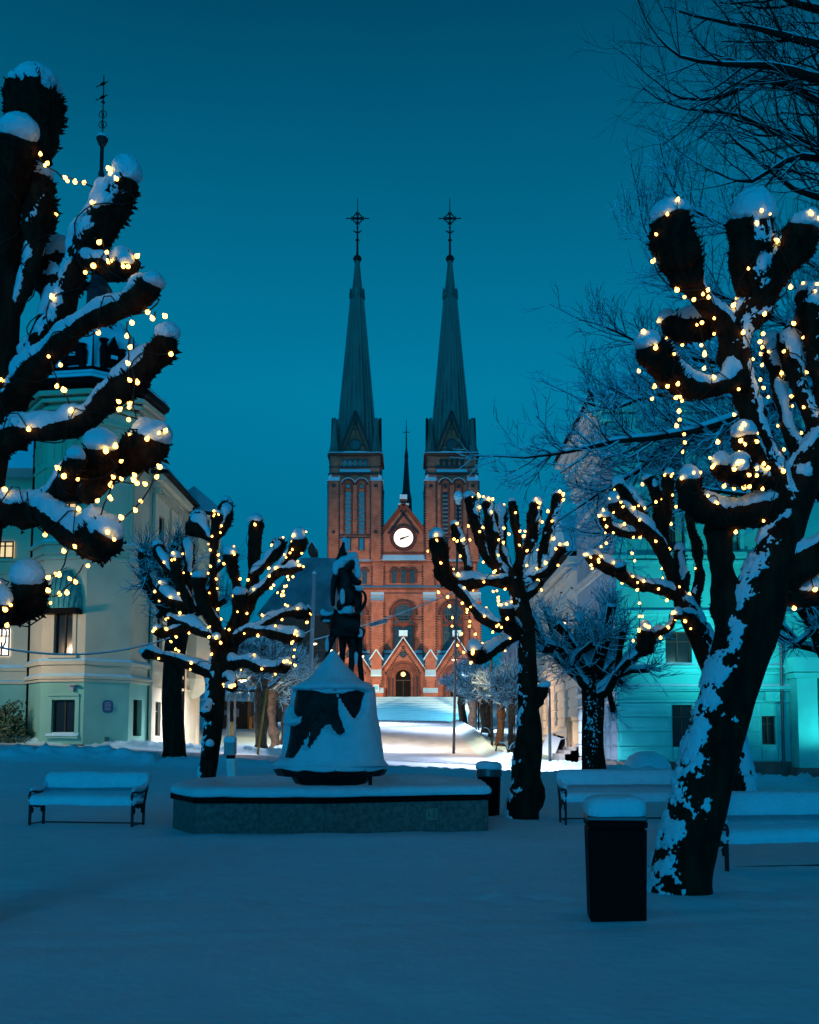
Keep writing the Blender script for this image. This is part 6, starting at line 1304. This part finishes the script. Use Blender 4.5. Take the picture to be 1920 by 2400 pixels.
# ================================================================== benches
def bench(loc, rz, wid, label, snow=1.0):
    t = thing('bench', loc, label, 'bench', 'park benches'); ORG[t.name] = Vector((0, 0, 0)); hw = wid / 2
    def side(x):
        f = MB()
        f.tube([(x, .02, -.15), (x, .03, .25), (x, .05, .45), (x, .12, .62), (x, .20, .80), (x, .25, .88)], [.022] * 6, 6)   # rear post sweeping into the back
        arm = [(x, .13, .70), (x, .02, .66), (x, -.12, .63), (x, -.30, .65), (x, -.42, .65), (x, -.48, .60), (x, -.47, .53), (x, -.41, .50), (x, -.36, .54), (x, -.38, .59), (x, -.42, .58)]
        Ps, rd = spline(arm, [.018] * len(arm), .03); f.tube([Vector(p) for p in Ps], .02, 6)
        f.tube([(x, .05, .40), (x, -.2, .38), (x, -.42, .42), (x, -.47, .48)], .022, 6)
        f.bar((x, .04, .42), (x, -.46, .42), .03, .05)
        for yy, sgn in ((.0, -1), (-.42, 1)):
            for k in range(3): f.tube([(x, yy + sgn * .05 * (k + .3) * .6, .40 - .02 * k), (x, yy + sgn * .04, .34 - .03 * k)], .02, 5)
        f.build('side_frame', M['iron'], t)
        for y0, y1 in ((.02, .03), (-.45, -.44)): l = MB(); l.bar((x, y0, -.15), (x, y1, .42), .035, .045); l.build('leg', M['iron'], t)
    side(-hw); side(hw)
    s = MB(); s.bar((-hw, -.02, .09), (hw, -.02, .09), .025, .025); s.bar((-hw, -.44, .09), (-hw, .03, .09), .02, .02); s.bar((hw, -.44, .09), (hw, .03, .09), .02, .02); s.build('stretcher', M['iron'], t)
    for k in range(5): s = MB(); yy = -.42 + .10 * k; s.box(-hw + .03, hw - .03, yy, yy + .08, .445, .475); s.build('seat_slat', M['white_paint'], t)
    for k in range(4): s = MB(); z0 = .53 + .095 * k; yy = .075 + .04 * k; s.box(-hw + .03, hw - .03, yy, yy + .03, z0, z0 + .08); s.build('back_slat', M['white_paint'], t)
    for k in range(len(s.v)): pass
    # snow mantle over seat and back
    nx = 70; pr = [(-.50, .43), (-.53, .47), (-.52, .55), (-.45, .60), (-.2, .62), (-.02, .645), (.045, .70), (.10, .86), (.15, .96), (.22, 1.0), (.30, .97), (.32, .90), (.28, .84)]
    X_ = np.linspace(-hw - .03, hw + .03, nx); V = []
    for i, x in enumerate(X_):
        e = 1.0 if 1 < i < nx - 2 else .93
        for j, (yy, zz) in enumerate(pr): V.append((x, yy * (1 if e == 1 else .9), .44 + (zz - .44) * e))
    V = np.array(V); m2 = len(pr); V[:, 2] += .018 * fbm(V + wid * 7, 2.2, 3); V[:, 1] += .015 * fbm(V + 40, 2.5, 2)
    i = np.arange(nx * m2).reshape(nx, m2); Fm = np.stack([i[:-1, :-1], i[1:, :-1], i[1:, 1:], i[:-1, 1:]], -1).reshape(-1, 4).tolist() + [i[0].tolist(), i[-1][::-1].tolist(), [*i[:, 0].tolist(), *i[::-1, -1].tolist()]]
    mesh_np('snow', V, Fm, M['snow_fine'], t, True)
    for x in (-hw, hw):
        am = [(x, .24, .93), (x, .16, .83), (x, .05, .75), (x, -.12, .70), (x, -.30, .71), (x, -.43, .69)]; Ps, rd = spline(am, [.035, .05, .05, .05, .05, .03], .04)
        vv_, ff_, cc_, rr_ = sweep(Ps, rd, 8); mesh_np('arm_snow', vv_, ff_, M['snow_fine'], t, True)
    t.location = loc; t.rotation_euler = (0, 0, rz); return t
b1 = W(208, 1935, 17.9)
bench((b1.x, 18.1, -.04), R(-9), 1.92, 'snow-covered iron bench standing alone left of the fountain')
bench((3.95, 18.9, -.03), R(4), 2.25, 'snow-covered iron bench partly hidden behind the square black bin')
bench((5.1, 12.6, -.10), R(10), 2.9, 'long snow-covered bench behind the large leaning trunk')
# ================================================================== bins
yb = 8.75
bl, br_ = W(1383, 2050, yb), W(1530, 2050, yb)
bt = thing('litter_bin', ((bl.x + br_.x) / 2, yb + .25, 0), 'square black litter bin with thick snow cap beside the large trunk', 'bin')
cxb, hwb = (bl.x + br_.x) / 2, (br_.x - bl.x) / 2 * .93; cyb = yb + hwb
def taper(mb, cx, cy, w0, w1, z0, z1, rz=R(14)):
    vs = []
    for z, w_ in ((z0, w0), (z1, w1)):
        for sx, sy in ((-1, -1), (1, -1), (1, 1), (-1, 1)): x, y = sx * w_, sy * w_; vs.append((cx + x * math.cos(rz) - y * math.sin(rz), cy + x * math.sin(rz) + y * math.cos(rz), z))
    mb.add(vs, [(3, 2, 1, 0), (4, 5, 6, 7), (0, 1, 5, 4), (1, 2, 6, 5), (2, 3, 7, 6), (3, 0, 4, 7)])
RZB = R(-6)
m_ = MB(); taper(m_, cxb, cyb, hwb * .93, hwb, -.1, .79, RZB); m_.build('bin_body', M['black'], bt, bevel=.012)
m_ = MB(); taper(m_, cxb, cyb, hwb * 1.02, hwb * 1.03, .80, .86, RZB); m_.build('bin_lid', M['black'], bt, bevel=.01)
m_ = MB(); taper(m_, cxb, cyb, hwb * .9, hwb * .9, .70, .86, RZB); m_.build('bin_liner', M['black'], bt)
m_ = MB(); taper(m_, cxb, cyb, hwb * 1.03, hwb * 1.0, .862, .90, RZB); m_.build('bin_band', M['zinc'], bt, bevel=.008)
def snow_cushion(name, cx, cy, w_, z, h, parent, rz=0, seed=1, rnd=False):
    N_ = 48; tt_ = np.linspace(0, 2 * np.pi, N_, endpoint=False); c, s = se(tt_, 1.0 if rnd else .38); V = []
    prof = [(.94, 0), (1.03, .12), (1.05, .4), (1.02, .65), (.93, .84), (.75, .95), (.45, 1.0), (.02, 1.02)]
    for q, hh in prof: V += [(cx + w_ * q * (a * math.cos(rz) - b * math.sin(rz)), cy + w_ * q * (a * math.sin(rz) + b * math.cos(rz)), z + h * hh) for a, b in zip(c, s)]
    V = np.array(V); V[:, 2] += .02 * fbm(V + seed, 4, 2); V[:, :2] += (.02 * fbm(V + seed + 5, 4, 2))[:, None]; m2 = len(prof); i = np.arange(m2 * N_).reshape(m2, N_); j = np.roll(i, -1, 1)
    return mesh_np(name, V, np.stack([i[:-1], j[:-1], j[1:], i[1:]], -1).reshape(-1, 4), M['snow_fine'], parent, True)
snow_cushion('snow_cap', cxb, cyb, hwb * 1.0, .885, .19, bt, RZB)
q = W(1147, 1900, 20.2); b2 = thing('litter_bin', (q.x, 20.2, 0), 'round black litter bin with snow and a plastic hood between fountain and pollard', 'bin')
m_ = MB(); m_.lathe([(.20, -.1), (.235, .78)], (q.x, 20.2, 0), 20); m_.build('bin_body', M['black'], b2)
m_ = MB(); m_.lathe([(.24, .78), (.255, .80), (.25, .93), (.22, 1.0)], (q.x, 20.2, 0), 20); m_.build('bin_hood', M['zinc'], b2)
snow_cushion('snow_cap', q.x, 20.2, .25, .92, .17, b2, 0, 4, True)
# ================================================================== parking meter post, poles, lamps, cables
ym = 21.0; q = W(540, 1800, ym); mt_ = thing('meter_post', (q.x, ym, 0), 'pale post with snowy grey meter box behind the fountain wall', 'post')
zq = lambda v: W(540, v, ym).z
m_ = MB(); tl = .03; m_.add([(q.x + .0, ym - .1, -.1), (q.x + .19, ym - .1, -.1), (q.x + .19, ym + .1, -.1), (q.x, ym + .1, -.1), (q.x - .07, ym - .1, zq(1778)), (q.x + .10, ym - .1, zq(1778)), (q.x + .10, ym + .1, zq(1778)), (q.x - .07, ym + .1, zq(1778))], [(3, 2, 1, 0), (4, 5, 6, 7), (0, 1, 5, 4), (1, 2, 6, 5), (2, 3, 7, 6), (3, 0, 4, 7)]); m_.build('post_body', M['white_paint'], mt_)
m_ = MB(); m_.box(q.x - .07, q.x + .09, ym - .09, ym + .09, zq(1778), zq(1770)); m_.build('collar', M['black'], mt_)
m_ = MB(); m_.box(q.x - .12, q.x + .11, ym - .13, ym + .13, zq(1769), zq(1738)); m_.build('meter_box', M['grey_paint'], mt_, bevel=.02)
snow_cushion('snow_cap', q.x - .005, ym, .125, zq(1740), .14, mt_, 0, 9)
q = W(540, 1710, 43.5); o = MB(); o.bar((q.x, 43.5, H(q.x, 43.5) - .2), W(544, 1692, 43.5), .14, .14); m__ = o.build('marker_stake', M['yellow'], None); tag(m__, 'orange marker stake standing behind the snowy meter post', 'stake')
def pole(name, base, top, r0, r1, mt, label, cat):
    t = MB(); t.tube([base, top], [r0, r1], 10); o = t.build(name, M[mt], None, True); return tag(o, label, cat)
p0, p1 = W(604, 1768, 41.5), W(626, 1612, 41.5); pole('snow_pole', p0, p1, .05, .04, 'yellow', 'thin leaning pole beside the dark avenue pollard', 'pole')
p0, p1 = W(586, 1712, 79), W(588, 1680, 79); pole('marker_post', p0 - Vector((0, 0, .5)), p1, .12, .12, 'yellow', 'short orange marker post at the kiosk corner', 'post')
# tall poles with the span wires and lamps
yl = 46.0; g0 = W(722, 1700, yl); tp = W(737, 1345, yl)
lp = thing('wire_pole', (g0.x, yl, H(g0.x, yl)), 'slender grey pole carrying a span wire left of the statue', 'pole'); m_ = MB(); m_.tube([(g0.x, yl, H(g0.x, yl)), tp], [.12, .085], 10); m_.build('shaft', M['grey_paint'], lp, True); m_ = MB(); m_.lathe([(.09, 0), (.1, .03), (.05, .12), (0, .13)], tp, 8); m_.build('pole_cap', M['snow'], lp)
yl2 = 58.0; a, b = W(1066, 1480, yl2), W(1074, 1175, yl2); gx = W(1063, 1600, yl2)
sl = thing('street_lamp', (gx.x, yl2, H(gx.x, yl2)), 'tall unlit street lamp with snow-capped head in front of the right church tower', 'street lamp'); m_ = MB(); m_.tube([(gx.x, yl2, H(gx.x, yl2)), b], [.085, .06], 10); m_.build('shaft', M['zinc'], sl, True); m_ = MB(); m_.lathe([(.06, -.2), (.14, -.12), (.17, .02), (.16, .1)], b, 12); m_.build('lamp_head', M['white_paint'], sl); m_ = MB(); m_.lathe([(.2, .08), (.26, .2), (.25, .42), (.16, .58), (0, .62)], b, 14); m_.build('lamp_snow', M['snow'], sl, True)
def cable(pa, pb, drop, r, label, lampu=None):
    t = thing('span_wire', pa, label, 'cable'); P = sag(pa, pb, drop, 20); m_ = MB(); m_.tube(P, r * .6, 5); m_.build('wire', M['wire'], t); m_ = MB(); m_.tube([p + Vector((0, 0, r)) for p in P], r, 6); m_.build('wire_snow', M['snow'], t)
    if lampu: c = P[lampu] - Vector((0, 0, .12)); m_ = MB(); m_.bar(c - Vector((.45, 0, .12)), c + Vector((.45, 0, .12)), .24, .16); m_.build('hanging_lamp', M['zinc'], t)
cable(W(-60, 1505, 20), W(398, 1496, 23), .32, .017, 'snow-coated cable sagging across the corner building')
cable(W(500, 1440, 30), W(735, 1474, yl), .6, .02, 'thin snowy span wire running to the slender pole')
cable(W(737, 1500, yl), W(1066, 1388, yl2), .15, .025, 'span wire with a hanging lamp crossing the church front', 8)
cable(W(1310, 1235, 30), W(1480, 1248, 34), .2, .012, 'thin snowy wire between the pollards and the mint building')
# black post and notice sign in the avenue, bicycle hoops
q = W(1122, 1700, 84); pole('black_post', (q.x, 84, H(q.x, 84) - .2), W(1122, 1630, 84), .09, .07, 'black', 'thin black post in the right-hand avenue', 'post')
q = W(1222, 1650, 62); t = thing('street_sign', (q.x, 62, H(q.x, 62)), 'tall blue information sign in the right-hand avenue', 'sign'); m_ = MB(); m_.box(q.x - .5, q.x + .35, 62, 62.1, q.z - .7, q.z + 1.2); m_.build('sign_panel', mat('sign_blue', (.02, .10, .16), .5), t); m_ = MB(); m_.box(q.x - .45, q.x - .37, 62.02, 62.1, H(q.x, 62) - .2, q.z - .7); m_.box(q.x + .22, q.x + .3, 62.02, 62.1, H(q.x, 62) - .2, q.z - .7); m_.build('sign_leg', M['iron'], t)
for u, y, lb_ in ((1192, 54.4, 'snow-topped bicycle hoop at the foot of the slim avenue pollard'), (1150, 72.5, 'snow-topped bicycle hoop at the foot of the thin avenue pollard')):
    q = W(u, 1700, y); z = H(q.x, y); t = thing('bicycle_hoop', (q.x, y, z), lb_, 'bicycle rack'); 
    for s in (-1, 1):
        P = [(q.x, y, z - .1), (q.x + s * .1, y, z + .5), (q.x + s * .35, y, z + .72), (q.x + s * .62, y, z + .62), (q.x + s * .7, y, z + .3)]; Ps, rd = spline(P, [.05] * 5, .1); m_ = MB(); m_.tube([Vector(p) for p in Ps], .045, 6); m_.build('hoop', M['iron'], t); m_ = MB(); m_.tube([Vector(p) + Vector((0, 0, .06)) for p in Ps[4:-4]], .05, 6); m_.build('hoop_snow', M['snow'], t)
# rounded snowy boulder by the kerb
q = W(1516, 1830, 33.5); V = []; m_ = MB(); m_.lathe([(.78, -.3), (.85, .1), (.78, .45), (.55, .75), (.25, .9), (0, .93)], (q.x, 33.5, H(q.x, 33.5)), 24); o = m_.build('boulder', M['snow_fine'], None, True)
for v in o.data.vertices: v.co += Vector((.06, .06, .05)) * mn.noise(Vector(v.co) * 1.8)
tag(o, 'rounded snow-covered boulder at the edge of the cross street', 'boulder')
# fallen leaves on the snow
m_ = MB(); m_.add([(-.5, 0, .02), (-.2, -.28, .1), (.25, -.22, .06), (.6, 0, .16), (.25, .24, .05), (-.2, .26, .12), (-.8, .05, .1)], [(0, 1, 2, 3), (0, 3, 4, 5), (0, 6, 1)]); lm = bpy.data.meshes.new('leaf'); lm.from_pydata(m_.v, [], m_.f); lm.materials.append(M['leaf_dry'])
rs = np.random.default_rng(5)
for u, v in ((918, 1832), (972, 1836), (946, 1827), (1004, 1838), (988, 1829), (1032, 1833), (1094, 1836), (1178, 1861), (1190, 1887), (1288, 1858), (1330, 1850), (464, 1959), (397, 1926), (1320, 1948), (1205, 1840), (1060, 1830)):
    y = 1.6 * FPX / (v - HOR) * .985; y = max(8, min(y, 27)); p = W(u, v, y); o = bpy.data.objects.new('fallen_leaf', lm); COL.objects.link(o); o.location = (p.x, y, H(p.x, y) + .03); s = .05 * rs.uniform(.8, 1.3); o.scale = (s, s, s); o.rotation_euler = (rs.normal() * .3, rs.normal() * .3, rs.uniform(0, 6)); tag(o, 'small brown withered leaf lying on the snow', 'leaf', 'fallen leaves on the snow')
# ================================================================== lamps of the place, and some added for steps and cross street
WARM = (1.0, .70, .42); WHITE = (.86, .86, 1.0); COOL = (.35, 1.0, 1.0)
def street_lamp(x, y, h, en, col, label, reach=(1, 0), target=None, spot=150, vis=True, kind='SPOT'):
    z = H(x, y); t = thing('street_lamp', (x, y, z), label, 'street lamp', 'lit street lamps'); m_ = MB(); m_.tube([(x, y, z - .2), (x, y, z + h - .3), (x + reach[0] * .3, y + reach[1] * .3, z + h), (x + reach[0], y + reach[1], z + h + .05)], [.08, .06, .05, .04], 8); m_.build('shaft', M['iron'], t, True)
    hx_, hy_ = x + reach[0], y + reach[1]; m_ = MB(); m_.lathe([(.04, .12), (.18, .08), (.26, -.02)], (hx_, hy_, z + h), 14); m_.build('lamp_head', M['iron'], t); m_ = MB(); m_.lathe([(.22, -.02), (.16, -.1), (0, -.13)], (hx_, hy_, z + h), 12); m_.build('lens', M['lamp_lit'], t)
    p = Vector((hx_, hy_, z + h - .3)); l = lamp('street_light', kind, p, en, col, target if target else p - Vector((0, 0, 1)), spot, .8, .2); l.parent = t; l.location = p - Vector((x, y, z)); return t
street_lamp(-19.0, 36.5, 4.6, 1000, WARM, 'street lamp lighting the cream corner building', (1, .2), (-15.2, 43, 4.4), 95)
street_lamp(-8.9, 49.0, 4.8, 6500, WHITE, 'street lamp beside the bright side wall of the corner building', (.5, 0), None, 150)
street_lamp(-7.3, 68.0, 6.6, 2900, (1.0, .60, .32), 'street lamp among the left-hand avenue pollards', (.8, -.6), None, 168)
street_lamp(-9.2, 52.5, 3.6, 260, (1.0, .56, .26), 'low street lamp by the lamplit knobbly pollard', (.4, 0), None, 165, True, 'POINT')
street_lamp(5.2, 63.0, 6.6, 2900, (1.0, .60, .32), 'street lamp among the right-hand avenue pollards', (-1.2, -.8), None, 168)
street_lamp(5.6, 84.0, 6.0, 6000, WHITE, 'street lamp up the right-hand avenue', (-1.8, 0), None, 140)
street_lamp(-6.4, 96.0, 6.5, 9000, WHITE, 'street lamp up the left-hand avenue', (1.8, 0), None, 140)
for x_, l_ in ((-10.2, 'left'), (8.6, 'right')): street_lamp(x_, 111.0, 5.0, 2300, (.30, .78, 1.0), 'added cool lamp brightening the church steps from the %s' % l_, (.6 if x_ < 0 else -.6, 0), (x_ * .3, 117, 4.5), 130)  # added lamps without a known source, they brighten the snowy steps
street_lamp(-6.6, 60.0, 6.0, 4200, WHITE, 'street lamp between the lamplit and the shaded left-hand pollards', (1.8, 0), None, 140)
street_lamp(6.6, 47.0, 3.8, 4500, WHITE, 'street lamp by the entrance steps of the pale building', (-.6, 0), None, 145)
street_lamp(6.55, 36.5, 5.6, 5500, WHITE, 'added lamp behind the thick-trunked pollard standing in for car headlights', (-.9, .6), (4.0, 38.5, 0), 110)  # added lamp, whitens the cross street in place of car headlights
def flood(p, target, en, col, spot, label, group='floodlights'):
    t = thing('floodlight', p, label, 'floodlight', group); d = (Vector(target) - Vector(p)).normalized(); m_ = MB(); z = H(p[0], p[1]); m_.tube([(p[0], p[1], z - .2), (p[0], p[1], p[2] - .1)], .05, 7); m_.build('stand', M['iron'], t)
    m_ = MB(); m_.bar(Vector(p) - d * .22, Vector(p) - d * .02, .34, .26); m_.build('housing', M['iron'], t); m_ = MB(); m_.bar(Vector(p) - d * .02, Vector(p), .30, .22); m_.build('lens', M['lamp_lit'], t)
    q = Vector(p) + d * .05; l = lamp('flood_beam', 'SPOT', q, en, col, target, spot, .7, .15); l.parent = t; l.location = q - Vector(p); return t
flood((11.7, 36.0, 4.4), (12.6, 40, 7.0), 800, COOL, 140, 'floodlight on a post washing the mint building front')
flood((16.6, 37.0, 1.2), (15.6, 39.2, 3.2), 260, COOL, 100, 'low floodlight beside the porch pillars of the mint building')
for x in (-11.5, 10.5): flood((cxw + x, 108.0, H(0, 108) + 2.6), (cxw + x * .35, YC, zb + 9), 23000, (1.0, .64, .38), 70, 'floodlight on the ground aimed up at the church front', 'church floodlights')
